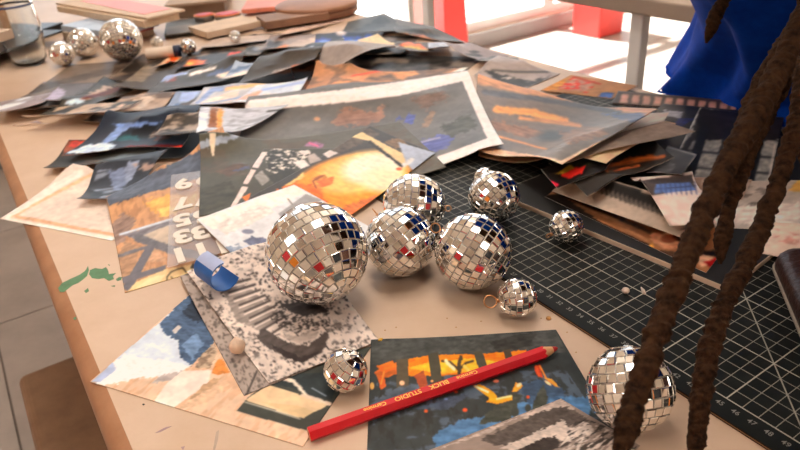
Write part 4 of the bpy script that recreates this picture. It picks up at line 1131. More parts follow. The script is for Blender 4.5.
S('photo_print', 'dark night print of a burning building under the red pencil', [(366, 478), (636, 466), (556, 330), (371, 340)], (54, 58, 58),
  [('m', .12, 1.2, 14), ('s', (88, 104, 124), 1.1, .56, .7, 301, [(371, 378), (470, 372), (566, 370), (620, 450), (366, 460)], (.8, 1.4)), ('s', (48, 48, 44), .7, .6, .7, 302, [(371, 372), (560, 364), (620, 450), (366, 460)], (1.6, .7)), ('b', (68, 70, 68), [(371, 340), (556, 330), (566, 352), (460, 362), (372, 364)], 0.23), ('b', (54, 54, 52), [(490, 342), (520, 334), (536, 334), (530, 346), (498, 352)], 0.36), ('b', (206, 100, 40), [(374, 372), (384, 366), (398, 362), (398, 374), (378, 380)], 0.27),
   ('b', (240, 122, 26), [(404, 360), (430, 355), (480, 354), (526, 350), (528, 364), (480, 372), (440, 376), (408, 376)], 0.27), ('b', (254, 176, 44), [(408, 368), (430, 362), (474, 358), (500, 362), (486, 370), (440, 374)], 0.27), ('p', (84, 74, 58), [(396, 360), (408, 358), (409, 388), (397, 388)]), ('p', (70, 66, 54), [(428, 354), (438, 352), (443, 384), (432, 386)]), ('p', (72, 70, 58), [(473, 352), (482, 351), (488, 368), (480, 372)]), ('p', (72, 64, 50), [(503, 350), (510, 349), (514, 362), (507, 364)]),
   ('l', (70, 60, 44), 3.5, [(459, 378), (459, 364), (461, 357)]), ('l', (70, 60, 44), 2.4, [(459, 370), (450, 362), (442, 361)]), ('l', (70, 60, 44), 2.4, [(459, 370), (466, 363), (473, 361)]), ('l', (252, 226, 170), 3, [(446, 361), (454, 369)]), ('l', (250, 200, 90), 2.5, [(464, 366), (470, 372)]),
   ('b', (80, 92, 108), [(372, 400), (400, 386), (440, 384), (430, 396), (380, 410)], 1.4, .8), ('b', (150, 70, 40), [(414, 376), (424, 370), (428, 384), (422, 392)], 0.36), ('e', (250, 170, 90), 372, 386, 2.2, 3.5), ('e', (246, 180, 140), 402, 383, 2.6, 2.4), ('e', (214, 90, 50), 423, 389, 3, 2),
   ('b', (78, 116, 156), [(432, 436), (446, 428), (462, 420), (484, 416), (500, 408), (520, 404), (560, 396), (590, 398), (590, 420), (520, 432), (470, 452), (440, 456)], .8), ('b', (60, 84, 116), [(516, 384), (540, 380), (560, 384), (566, 398), (530, 404)], 1.4, .7), ('b', (72, 84, 104), [(420, 408), (450, 396), (470, 394), (450, 410)], 1.2, .8), ('b', (66, 68, 60), [(478, 424), (496, 404), (512, 392), (522, 396), (510, 420)], 1), ('b', (64, 66, 58), [(530, 414), (536, 396), (544, 384), (548, 398), (544, 412)], 0.36), ('e', (62, 64, 58), 498, 412, 3, 4), ('e', (62, 64, 58), 515, 412, 4, 5), ('e', (62, 64, 58), 528, 408, 3, 4),
   ('b', (246, 150, 30), [(473, 386), (480, 384), (494, 392), (498, 398), (512, 396), (512, 400), (498, 404), (486, 402), (490, 398)], 0.23), ('l', (253, 232, 180), 2.2, [(475, 386), (488, 392)]), ('l', (253, 220, 150), 2, [(497, 399), (511, 396)]), ('b', (250, 150, 40), [(512, 392), (516, 382), (523, 386), (516, 392)], 0.18), ('e', (253, 220, 170), 519, 385, 3, 1.8, -30), ('b', (248, 160, 60), [(544, 378), (552, 379), (560, 388), (552, 384)], 0.14), ('b', (200, 70, 40), [(534, 366), (540, 364), (543, 378), (536, 374)], 0.23), ('e', (206, 80, 40), 465, 410, 2.5, 2), ('e', (220, 90, 40), 426, 411, 2, 1.6), ('e', (214, 80, 40), 528, 397, 1.6, 1.6), ('e', (220, 120, 90), 496, 381, 3, 1.6), ('b', (236, 110, 36), [(376, 366), (392, 361), (397, 366), (384, 374)], .3), ('b', (226, 96, 40), [(378, 380), (384, 374), (386, 386), (381, 390)], .2), ('l', (252, 150, 60), 1.4, [(384, 372), (381, 384)]), ('l', (250, 140, 50), 1.6, [(540, 366), (546, 378), (556, 386)]), ('l', (236, 90, 44), 2.0, [(536, 366), (539, 376)]), ('e', (250, 200, 150), 548, 383, 4, 1.3, 35), ('e', (206, 70, 40), 456, 392, 2, 1.2), ('e', (120, 140, 190), 446, 399, 2, 1), ('e', (240, 160, 90), 432, 381, 1.5, 1), ('e', (226, 90, 50), 412, 402, 1.5, 1)], edge=(90, 90, 84), k=1.35)
S('photo_print', 'black and white print of a snowy mountain ridge by a mirror ball', [(400, 462), (560, 530), (640, 446), (561, 399)], (150, 132, 122),
  [('b', (196, 176, 164), [(430, 452), (480, 432), (561, 399), (575, 408), (540, 424), (520, 416), (490, 432)], .6), ('b', (92, 82, 76), [(480, 440), (512, 424), (540, 412), (566, 406), (590, 420), (560, 428), (540, 438), (500, 446)], .8), ('b', (206, 188, 176), [(500, 448), (536, 432), (564, 420), (568, 428), (590, 424), (596, 434), (560, 440), (520, 452)], .8),
   ('b', (64, 56, 52), [(500, 456), (540, 440), (556, 436), (560, 446), (540, 456), (520, 470)], .8), ('s', (60, 54, 50), .5, .55, .85, 101, [(556, 446), (580, 416), (640, 440), (620, 480), (560, 480)], (2, .7)), ('s', (226, 210, 198), .5, .58, .9, 102, [(560, 446), (580, 420), (640, 440), (620, 480), (560, 480)], (2, .7))], edge=(180, 160, 140))

# ------------------------------------------------------------------ mirror balls
m_mir = bpy.data.materials.new('mirror_tile_glass')
m_mir.use_nodes = True
nt = m_mir.node_tree
bs = nt.nodes['Principled BSDF']
bs.inputs['Metallic'].default_value = 1.0
bs.inputs['Roughness'].default_value = 0.035
oi = nt.nodes.new('ShaderNodeObjectInfo')
rr = nt.nodes.new('ShaderNodeValToRGB')
rr.color_ramp.elements[0].color = (.80, .79, .77, 1)
rr.color_ramp.elements[1].color = (.93, .92, .90, 1)
nt.links.new(oi.outputs['Random'], rr.inputs['Fac'])
nt.links.new(rr.outputs['Color'], bs.inputs['Base Color'])
m_core_b = mat('silver_ball_core', (196, 190, 182), 0.38, metal=.55, noise=.1, nscale=200)
m_ring = mat('copper_ring_wire', (206, 150, 104), 0.3, metal=1.0, noise=.05, nscale=100)
random.seed(7)


def cam_dir(v):
    d = np.asarray(v, float)
    d = RW.T @ d
    return d / np.linalg.norm(d)


CAMP = np.array([0, 0, HC])


def mirror_ball(u, v, R, ts, axis, label, cat='disco ball', group='mirror balls', parts=True, ring=None, zfix=None, ring_len=.5):
    P = px(u, v, R)
    z0 = 0.0
    for it in range(3):
        z0 = top_at(P[0], P[1], .15) if zfix is None else zfix
        P = px(u, v, R + z0)
    P[2] = R + z0 + .02
    base = P.copy()
    base[2] = z0
    e = empty('mirror_ball', base, label, cat, group)
    ax = cam_dir(axis)
    t = np.array([0, 0, 1.0]) if abs(ax[2]) < .9 else np.array([1.0, 0, 0])
    e1 = np.cross(ax, t)
    e1 /= np.linalg.norm(e1)
    e2 = np.cross(ax, e1)
    rc = R - .07
    n = 14
    prof = [(rc * math.sin(q), -rc * math.cos(q)) for q in np.linspace(.02, math.pi - .02, n * 2)]
    MB().lathe(P, prof, 36, ax).build('ball_core', m_core_b, e, smooth=True)
    rows = max(4, int(round(math.pi * R / ts)))
    joined = MB()
    up = Vector(e1), Vector(e2), Vector(ax)
    for i in range(rows):
        th = math.pi * (i + .5) / rows
        k = max(3, int(round(2 * math.pi * R * math.sin(th) / ts)))
        w = 2 * math.pi * R * math.sin(th) / k * .90
        w2 = min(w, ts * 1.02)
        h = math.pi * R / rows * .90
        tk = .10
        # slightly trapezoid tile, face up at z = 0
        dth = h / 2 / R
        wt_ = w2 * max(.35, math.sin(th - dth) / math.sin(th))
        wb_ = w2 * max(.35, math.sin(th + dth) / math.sin(th))
        sc = 1 / 100
        bv = .035
        vv = [(-wb_ / 2, -h / 2, -tk), (wb_ / 2, -h / 2, -tk), (wt_ / 2, h / 2, -tk), (-wt_ / 2, h / 2, -tk),
              (-wb_ / 2, -h / 2, -bv), (wb_ / 2, -h / 2, -bv), (wt_ / 2, h / 2, -bv), (-wt_ / 2, h / 2, -bv),
              (-wb_ / 2 + bv, -h / 2 + bv, 0), (wb_ / 2 - bv, -h / 2 + bv, 0), (wt_ / 2 - bv, h / 2 - bv, 0), (-wt_ / 2 + bv, h / 2 - bv, 0)]
        ff = [[3, 2, 1, 0], [8, 9, 10, 11]] + [[a, (a + 1) % 4, 4 + (a + 1) % 4, 4 + a] for a in range(4)] + [[4 + a, 4 + (a + 1) % 4, 8 + (a + 1) % 4, 8 + a] for a in range(4)]
        me = None
        ph0 = random.random() * 6
        for j in range(k):
            ph = ph0 + 2 * math.pi * j / k
            nrm = ax * math.cos(th) + (e1 * math.cos(ph) + e2 * math.sin(ph)) * math.sin(th)
            east = -e1 * math.sin(ph) + e2 * math.cos(ph)
            north = np.cross(nrm, east)
            # tiles are glued by hand: each a little off
            a1, a2 = random.gauss(0, .028), random.gauss(0, .028)
            n2 = nrm + east * a1 + north * a2
            n2 /= np.linalg.norm(n2)
            ea = east - n2 * (east @ n2)
            ea /= np.linalg.norm(ea)
            no = np.cross(n2, ea)
            c = P + nrm * R
            vis = (CAMP - c) @ nrm > -1.5
            if parts and vis:
                if me is None:
                    me = bpy.data.meshes.new('mirror_tile')
                    me.from_pydata([(x * sc, y * sc, zz * sc) for x, y, zz in vv], [], ff)
                    me.materials.append(m_mir)
                o = bpy.data.objects.new('mirror_tile', me)
                Rm = Matrix(((ea[0], no[0], n2[0]), (ea[1], no[1], n2[1]), (ea[2], no[2], n2[2])))
                o.matrix_local = Matrix.Translation(W(c) - e.location) @ Rm.to_4x4()
                link(o, e)
            else:
                joined.add([c + ea * x + no * y + n2 * zz for x, y, zz in vv], ff)
    if joined.v:
        jo = joined.build('rear_mirror_tiles' if parts else 'mirror_tiles', m_mir, e)
        jo['kind'] = 'stuff'
    if ring:
        rp_ = P + ax * (R - .02)
        MB().lathe(rp_, [(.16, -.05), (.16, .12), (.05, .16)], 12, ax).build('cap', m_ring, e, smooth=True)
        rd = cam_dir(ring)
        rd = rd - ax * (rd @ ax)
        rd /= np.linalg.norm(rd)
        cr = rp_ + ax * (.12 + ring_len)
        pts = [cr + (ax * math.cos(q) + rd * math.sin(q)) * ring_len for q in np.linspace(0, 2 * math.pi, 25)]
        MB().tube(pts, .055, 8, cap=False).build('hanging_ring', m_ring, e, smooth=True)
    return e


MBG = 'mirror balls on the work table'
mirror_ball(317, 253.5, 3.84, .70, (-.52, -.72, .45), 'biggest mirror ball, standing on the lunar and misty prints', group=MBG)
mirror_ball(400, 242, 2.83, .62, (-.62, -.74, .1), 'mirror ball touching the biggest one, on bare table', group=MBG, ring=(0, 0, 1), ring_len=.28)
mirror_ball(473, 252, 2.96, .60, (-.78, -.5, .15), 'mirror ball on bare table between the ringed tiny ball and the back pair', group=MBG, ring=(0, 1, .3), ring_len=.38)
mirror_ball(414, 205, 2.75, .60, (.97, .1, .1), 'mirror ball half hidden behind the ball that touches the biggest one', group=MBG, ring=(0, 1, 0), ring_len=.25)
mirror_ball(494, 197, 2.3, .52, (-.55, -.62, .5), 'medium mirror ball at the corner of the black foam board', group=MBG)
mirror_ball(566, 227, 1.42, .42, (-.86, .42, -.1), 'small mirror ball alone on the grid of the cutting mat', group=MBG, ring=(.3, .5, .6), ring_len=.2)
mirror_ball(517, 298, 1.43, .46, (-.95, .12, -.1), 'tiny mirror ball with a copper ring at the mat edge', group=MBG, ring=(0, 1, -.4), ring_len=.46)
mirror_ball(345.5, 370.5, 1.39, .47, (.55, -.7, -.35), 'tiny mirror ball at the corner of the lunar print by the red pencil', group=MBG)
mirror_ball(630, 389, 2.43, .54, (-.12, -.96, .2), 'mirror ball behind the dark hair lock at the mat edge', group=MBG)
mirror_ball(62, 54, 2.17, .5, (-.3, -.9, .2), 'smaller of the two mirror balls beside the clear jar', group=MBG, parts=False)
mirror_ball(83, 43, 2.75, .55, (.3, -.9, .2), 'mirror ball leaning between the jar pair and the far big one', group=MBG, parts=False)
mirror_ball(121, 40, 3.75, .62, (-.3, -.8, .4), 'big mirror ball in front of the stacked books', group=MBG, parts=False)
mirror_ball(188, 47, 1.46, .45, (.3, -.9, .2), 'small mirror ball beside the dark banded white tube', group=MBG, parts=False)
mirror_ball(235, 37, 1.15, .42, (.3, -.9, .2), 'tiny mirror ball among the far prints', group=MBG, parts=False)
mirror_ball(157, 43, 1.2, .42, (.3, -.9, .2), 'tiny mirror ball behind the white tube', group=MBG, parts=False)
mirror_ball(484, 178, 1.0, .36, (.3, -.9, .2), 'smallest mirror ball peeking out behind the medium one', group=MBG, parts=False)

# ------------------------------------------------------------------ red pencil
m_pred = mat('pencil_red_lacquer', (214, 18, 36), 0.28, noise=.05, nscale=60)
m_pwood = mat('pencil_cedar', (222, 168, 118), 0.6, noise=.1, nscale=150)
m_plead = mat('pencil_red_lead', (176, 30, 36), 0.55, noise=.1, nscale=200)
m_gold = mat('gold_foil_lettering', (248, 206, 96), 0.35, metal=.3, noise=.05, nscale=100)
ra = .45
A_, B_ = px(309, 434, .40), px(557.5, 348, .5)
zA = top_at(A_[0], A_[1], .1)
zB = top_at((A_ * .4 + B_ * .6)[0], (A_ * .4 + B_ * .6)[1], .3)
hx = ra * math.cos(math.pi / 6)
A_ = px(309, 434.5, hx + max(zB, zA))
B_ = px(557.5, 348, hx + max(zB, zA))
A_[2] = B_[2] = hx + max(zB, zA) + .01
pe = empty('coloured_pencil', A_, 'red hexagonal coloured pencil with gold lettering lying across the burning print', 'pencil')
pdv = B_ - A_
PL = np.linalg.norm(pdv)
pdv /= PL
ps = np.cross([0, 0, 1], pdv)
pn = np.cross(pdv, ps)


def hexr(c, r):
    return [c + (ps * math.cos(q) + pn * math.sin(q)) * r for q in np.radians([0, 60, 120, 180, 240, 300])]


def circ(c, r, n=6, k=4):
    return [c + (ps * math.cos(q) + pn * math.sin(q)) * r for q in np.linspace(0, 2 * math.pi, n * k, endpoint=False)]


Lb = PL - 1.05
MB().loft([hexr(A_ + pdv * .0, ra * .985), hexr(A_ + pdv * .06, ra), hexr(A_ + pdv * Lb, ra)]).build('barrel', m_pred, pe)
MB().loft([circ(A_ - pdv * .012, ra * .86), circ(A_ - pdv * .004, ra * .86)]).build('wood_end', m_pwood, pe)
MB().loft([circ(A_ - pdv * .024, ra * .42), circ(A_ - pdv * .014, ra * .42)]).build('lead_end', m_plead, pe)
o = MB().loft([circ(A_ + pdv * (Lb - .15), ra * .86), circ(A_ + pdv * Lb, ra * .9), circ(A_ + pdv * (PL - .42), ra * .5)]).build('sharpened_wood', m_pwood, pe)
smooth_by_angle(o, 50)
o = MB().loft([circ(A_ + pdv * (PL - .43), ra * .5), circ(A_ + pdv * (PL - .12), ra * .3), circ(A_ + pdv * PL, ra * .12)]).build('lead_tip', m_plead, pe)
smooth_by_angle(o, 50)
# lettering reads from the tip towards the blunt end
tr_, tu_ = -pdv, np.cross(pn, -pdv)


def along(u):
    lo, hi = 0.0, PL
    for it in range(40):
        m = (lo + hi) / 2
        if uvp(A_ + pdv * m + pn * hx)[0] < u:
            lo = m
        else:
            hi = m
    return lo


for body, u, sz in [('Carmine', 467, .42), ('BLICK', 439, .50), ('STUDIO', 408, .50), ('Carmine', 375, .42)]:
    c = A_ + pdv * along(u) + pn * (hx + .004)
    text_mesh('lettering', body, sz, m_gold, c, (tr_, tu_, pn), pe, bold=.006)

# ------------------------------------------------------------------ small things
# curled piece of blue tape
m_blue = mat('blue_tape_outside', (30, 98, 176), 0.45, noise=.08, nscale=60)
m_blue2 = mat('blue_tape_backing', (176, 188, 224), 0.6, noise=.05, nscale=60)
p0 = px(214, 290, 0)
z0 = top_at(p0[0], p0[1], 1.0) + .03
ctr = px(214, 289, z0)
axd = px(232, 274, z0) - px(209, 258, z0)          # direction of the curl's axis on the print
axd = axd / np.linalg.norm(axd)
sd_ = np.cross([0, 0, 1], axd)
tp = empty('tape_curl', ctr, 'curled scrap of blue tape on the lunar print', 'tape')
cen = px(217, 272, z0 + 1.1)
cen[2] = z0 + 1.22
o_, i_ = [], []
r_o = 1.2
hl = 1.35
qs = np.radians(np.linspace(-150, 95, 30))
outer = [cen + sd_ * r_o * (-math.cos(q)) * 1.05 + np.array([0, 0, 1]) * r_o * math.sin(q) for q in qs]
inner = [cen + sd_ * (r_o - .05) * (-math.cos(q)) * 1.05 + np.array([0, 0, 1]) * (r_o - .05) * math.sin(q) for q in qs]
m = MB()
rings = [outer[i] - axd * hl for i in range(30)], [outer[i] + axd * hl for i in range(30)]
m.loft([list(rings[0]), list(rings[1])], cap=False, closed=False)
m.loft([[p for p in rings[0]], [p - axd * 0 for p in [inner[i] - axd * hl for i in range(30)]]], cap=False, closed=False)
m.loft([[p for p in rings[1]], [inner[i] + axd * hl for i in range(30)]], cap=False, closed=False)
m.build('tape_face', m_blue, tp, smooth=True)
m = MB()
m.loft([[inner[i] - axd * hl * .998 for i in range(30)], [inner[i] + axd * hl * .998 for i in range(30)]], cap=False, closed=False)
m.build('tape_back', m_blue, tp, smooth=True)
qs2 = np.radians(np.linspace(48, 100, 10))
fo_ = [[cen + sd_ * (r_o + k) * (-math.cos(q)) * 1.05 + np.array([0, 0, 1]) * (r_o + k) * math.sin(q) + axd * hl * e for q in qs2] for k, e in ((.03, -.97), (.03, .97))]
MB().loft(fo_, cap=False, closed=False).build('folded_end', m_blue2, tp, smooth=True)

# pebble
m_peb = mat('cream_pebble', (238, 206, 180), 0.6, noise=.12, nscale=120, bump=.3, bscale=300)
c = px(237, 349, 0)
zc = top_at(c[0], c[1], .3)
c = px(237.5, 347, zc + .5)
rings = []
for th in np.linspace(.12, math.pi - .12, 10):
    rings.append([c * [1, 1, 0] + np.array([0, 0, zc + .62]) + np.array([.52 * math.sin(th) * math.cos(q) * (1 + .12 * math.sin(2 * q + 1)), .62 * math.sin(th) * math.sin(q) * (1 + .08 * math.cos(3 * q)), -.6 * math.cos(th) + .06 * math.sin(3 * q + th)]) for q in np.linspace(0, 2 * math.pi, 20, endpoint=False)])
tag(MB().loft(rings).build('pebble', m_peb, smooth=True), 'small cream pebble resting on the edge of the lunar print', 'pebble')
m_bit = mat('yellow_blue_bit', (232, 178, 40), 0.5, noise=.1, nscale=200)
c = px(381, 340, 0)
zc = top_at(c[0], c[1], .1) + .01
tag(MB().prism([px(378, 341, zc), px(381.5, 341, zc), px(383, 339, zc), px(380, 338.6, zc)], zc, zc + .08).build('paper_scrap', m_bit), 'tiny yellow scrap at the corner of the burning print', 'scrap')
c = px(548.5, 319, 0)
tag(MB().lathe(c + np.array([0, 0, .005]), [(.05, 0), (.2, .05), (.16, .16), (.04, .2)], 10).build('crumb', mat('amber_crumb', (206, 150, 84), .5, noise=.1, nscale=200), smooth=True), 'amber crumb on bare table beside the cutting mat edge', 'crumb')

# ------------------------------------------------------------------ brown leather pouch on the mat
m_lea = mat('brown_leather', (64, 36, 25), 0.42, spec=.3, noise=.25, nscale=30, rgb2=(50, 26, 19), bump=.5, bscale=220)
m_zip = mat('pale_zip_tape', (176, 164, 150), 0.6, noise=.15, nscale=200)
zt = MT + .01
q0, q1 = px(768, 268, zt), px(806, 362, zt)
d1 = q1 - q0
d1 /= np.linalg.norm(d1)
d1[2] = 0
d2 = np.array([-d1[1], d1[0], 0])
lp = empty('leather_pouch', q0, 'brown leather zip pouch lying on the cutting mat under the hair locks', 'pouch')


def rrect(c0, l, w, r, z, n=6):
    pts = []
    for cx, cy, s in ((l - r, r, -90), (l - r, w - r, 0), (r, w - r, 90), (r, r, 180)):
        for q in np.linspace(0, 90, n):
            a = math.radians(s + q)
            pts.append(c0 + d1 * (cx + r * math.cos(a)) + d2 * (cy + r * math.sin(a)) + np.array([0, 0, z]))
    return pts


LL, LW = 17.0, 10.0
c0 = q0 * [1, 1, 0]
prof = [(.55, zt), (.2, zt + .25), (.02, zt + .8), (0, zt + 1.3), (.08, zt + 1.75), (.3, zt + 2.1), (.8, zt + 2.3), (2.2, zt + 2.45), (3.6, zt + 2.5)]
o = MB().loft([rrect(c0 + d1 * i_ + d2 * i_, LL - 2 * i_, LW - 2 * i_, max(.5, 1.5 - i_ * .3), z) for i_, z in prof]).build('leather_body', m_lea, lp, smooth=True)
o = MB().loft([rrect(c0 - d1 * k - d2 * k, LL + 2 * k, LW + 2 * k, 1.5, z) for k, z in ((-.2, zt + .62), (.1, zt + .66), (.1, zt + .86), (-.2, zt + .9))]).build('zip', m_zip, lp)
# ------------------------------------------------------------------ things at the far end of the table
def slab(name, f0, f1, depth, h, z=0.0, material=None, parent=None, bevel=.1, inset=0.0):
    """box with its front bottom edge between two photograph pixels, running back by depth cm"""
    p, q = px(*f0, z), px(*f1, z)
    d = (q - p) / np.linalg.norm(q - p)
    n_ = np.array([-d[1], d[0], 0])
    pts = [p + d * inset + n_ * inset, q - d * inset + n_ * inset, q - d * inset + n_ * (depth - inset), p + d * inset + n_ * (depth - inset)]
    return MB().prism(pts, z, z + h).build(name, material, parent, bevel=bevel)


m_glass = bpy.data.materials.new('clear_jar_glass')
m_glass.use_nodes = True
bs = m_glass.node_tree.nodes['Principled BSDF']
bs.inputs['Base Color'].default_value = (.95, .97, .96, 1)
bs.inputs['Transmission Weight'].default_value = 1.0
bs.inputs['Roughness'].default_value = 0.05
bs.inputs['IOR'].default_value = 1.45
m_bluerim = mat('blue_rim_line', (70, 84, 130), .3, noise=.05, nscale=50)
c = px(31, 64, 0)
c[2] = .02
jar = empty('glass_jar', c, 'clear ribbed glass jar standing by the black tray', 'jar')
prof = [(1.8, .0), (2.6, .25), (3.1, 1.0), (3.3, 2.0), (3.35, 3.0), (3.55, 3.3), (3.35, 3.6), (3.6, 4.0), (3.4, 4.4), (3.7, 4.9), (3.85, 5.6), (3.8, 7.5), (3.6, 9.0), (3.5, 12.0), (3.45, 16.0)]
inn = [(r - .25, h) for r, h in prof if h > .6][::-1] + [(2.2, .5), (.3, .45)]
o = MB().lathe(c, prof + inn, 40).build('glass_body', m_glass, jar, smooth=True)
pr = [(3.52, 10.6), (3.6, 10.7), (3.6, 10.9), (3.5, 11.0)]
MB().lathe(c, pr, 40, cap=False).build('rim_line', m_bluerim, jar, smooth=True)

m_blackt = mat('black_tray_plastic', (22, 22, 24), .35, noise=.1, nscale=20)
m_rimt = mat('tray_rim_grey', (54, 56, 60), .4, metal=.0, noise=.05, nscale=30)
tr_ = empty('black_tray', px(0, 62, 0), 'black tray with a dark grey rim behind the clear jar', 'tray')
slab('tray_body', (-30, 66), (66, 31), 24, 2.0, .02, m_blackt, tr_, .3)
slab('tray_rim', (-30, 66), (66, 31), 24, .35, 2.03, m_rimt, tr_, .05, inset=.3)
m_card = mat('tan_cardboard', (198, 154, 114), .7, noise=.08, nscale=20)
m_card2 = mat('pale_cardboard', (216, 190, 164), .7, noise=.08, nscale=20)
bx = empty('cardboard_box', px(-30, 52, 2.4), 'tan cardboard box on the black tray behind the jar', 'box')
slab('box_body', (-34, 54), (14, 38), 14, 7, 2.42, m_card, bx, .1)
slab('box_lid', (-36, 54), (15, 38), 14.6, 1.4, 9.45, m_card2, bx, .1)

m_pages = mat('book_pages_cream', (228, 202, 172), .7, noise=.08, nscale=60)
m_pink = mat('book_cover_coral', (246, 142, 128), .45, noise=.08, nscale=12)
m_bw = mat('book_cover_blue_white', (186, 200, 216), .4, noise=.3, nscale=12, rgb2=(120, 140, 170))
m_redc = mat('book_red_band', (200, 40, 54), .45, noise=.08, nscale=20)
b2 = empty('blue_book', px(64, 38, 0), 'blue and white book with a red lower cover under the coral book', 'book')
slab('lower_cover', (63, 40), (112, 47), 11, .25, .02, m_pages, b2, .05)
slab('pages', (64, 39.2), (111, 46.4), 10.6, 1.5, .28, m_pages, b2, .05)
slab('red_band', (72, 34.2), (112, 40), 10, .4, 1.8, m_redc, b2, .05)
slab('upper_cover', (62, 31), (112, 38.5), 11.3, 1.2, 2.22, m_bw, b2, .1)
b1 = empty('coral_book', px(58, 12, 3.6), 'thick pale book with a coral cover lying on the blue book', 'book')
slab('pages', (58, 12), (145, 28), 8, 1.3, 3.6, m_pages, b1, .05)
slab('upper_cover', (56, 5), (148, 20.5), 8.6, .5, 4.92, m_card2, b1, .1)
slab('cover_print', (80, 1), (144, 14.5), 6, .05, 5.44, m_pink, b1, 0)
# dark folders and cream slabs
m_dk = mat('dark_folder', (88, 86, 80), .5, noise=.15, nscale=12)
fo2 = empty('dark_folder', px(142, 40, 0), 'dark grey folder lying beside the coral book', 'folder')
slab('folder_body', (165, 38.5), (205, 33.5), 14, .9, .02, m_dk, fo2, .1)
slab('folder_flap', (167, 35.5), (194, 31.8), 8, .15, .95, mat('folder_flap_grey', (132, 122, 112), .6, noise=.1, nscale=12), fo2, 0)
tag(slab('cream_slab', (208, 39), (262, 27), 9, 1.3, HF[0, 0] + .5, m_card2, None, .1), 'cream cardboard slab in front of the red paint cups', 'board')
tag(slab('brown_slab', (266, 30), (330, 20), 8, 1.6, .6, mat('brown_slab', (150, 112, 86), .6, noise=.15, nscale=20), None, .15), 'brown board slab in front of the round tin', 'board')
# white tube with a dark band
m_tube = mat('white_tube', (232, 212, 192), .45, noise=.04, nscale=40)
m_navy = mat('navy_band', (36, 44, 70), .4, noise=.05, nscale=40)
p, q = px(146, 55, 1.0), px(181, 51, 1.0)
p[2] = q[2] = 1.05 + .02 + top_at(*p[:2])
wtube = empty('white_tube', p * [1, 1, 0], 'white paint tube with a navy band in front of the dark folder', 'tube')
d = (q - p) / np.linalg.norm(q - p)
L_ = np.linalg.norm(q - p)
MB().lathe(p, [(.9, 0), (1.02, .1), (1.02, L_ * .8)], 20, d).build('tube_body', m_tube, wtube, smooth=True)
MB().lathe(p, [(1.04, L_ * .8), (1.04, L_)], 20, d).build('dark_band', m_navy, wtube, smooth=True)
# red paint cups
m_cup = mat('grey_cup', (120, 112, 104), .45, noise=.08, nscale=30)
m_rpaint = mat('red_paint', (214, 26, 34), .3, noise=.1, nscale=60)
m_opaint = mat('orange_rim', (240, 130, 50), .4, noise=.1, nscale=60)
for u, v, r, lb in [(206, 24, 2.2, 'smaller grey cup brimming with red paint beside the cream slab'), (229, 23, 2.9, 'wider grey cup of red paint with an orange rim')]:
    c = px(u, v, 0)
    c[2] = .02
    cu_ = empty('paint_cup', c, lb, 'cup', 'paint cups')
    MB().lathe(c, [(r * .5, 0), (r * .85, .4), (r, 1.4), (r * 1.02, 1.9)], 24).build('cup_body', m_cup, cu_, smooth=True)
    MB().lathe(c, [(r * 1.02, 1.91), (r * 1.02, 2.1), (r * .9, 2.12)], 24).build('rim', m_opaint, cu_, smooth=True)
    MB().lathe(c, [(r * .88, 2.13), (r * .6, 2.2)], 24).build('paint', m_rpaint, cu_, smooth=True)
# coral magazine and brown round tin
tag(slab('coral_magazine', (242, 14), (300, 9), 14, 1.0, .7, mat('coral_magazine', (238, 140, 112), .45, noise=.15, nscale=14), None, .1), 'coral pink magazine lying behind the cream slab', 'magazine')
c = px(318, 15, 0)
c[2] = .3
tin = empty('round_tin', c, 'flat brown round tin at the far edge of the heap', 'tin')
MB().lathe(c, [(8.6, 0), (9, .3), (9, 1.6)], 40).build('tin_body', mat('brown_tin', (150, 104, 76), .5, noise=.15, nscale=14), tin, smooth=True)
MB().lathe(c, [(9.15, 1.62), (9.15, 2.3), (8.6, 2.6), (1, 2.75)], 40).build('lid', mat('brown_tin_lid', (172, 122, 92), .5, noise=.15, nscale=14), tin, smooth=True)
bx2 = empty('brown_box', px(165, 14, 0), 'low grey brown carton behind the dark folder', 'box')
slab('box_body', (166, 20), (226, 14), 22, 3.0, .02, mat('grey_brown_carton', (158, 136, 116), .7, noise=.1, nscale=12), bx2, .15)
slab('box_lid', (165, 8), (227, 2), 22.5, .6, 3.05, mat('carton_lid', (176, 152, 130), .7, noise=.1, nscale=12), bx2, .1)

# ------------------------------------------------------------------ the person bending over the table
m_shirt = mat('blue_cotton_shirt', (4, 66, 178), .85, spec=.1, noise=.12, nscale=60, rgb2=(3, 52, 150))
m_skin = mat('brown_skin', (104, 66, 46), .5, noise=.08, nscale=40)
m_trou = mat('dark_trousers', (38, 40, 50), .8, noise=.1, nscale=60)
m_shoe = mat('dark_shoe', (30, 28, 28), .5, noise=.1, nscale=40)
m_eye = mat('eye_white', (236, 230, 224), .2, noise=.02, nscale=50)
m_pup = mat('eye_dark', (24, 16, 12), .15, noise=.02, nscale=50)
m_lip = mat('lips', (120, 66, 58), .45, noise=.05, nscale=50)
pers = empty('person', AB(36, 98, FZ), 'person in a loose bright blue shirt with long brown locs bending over the table', 'person')


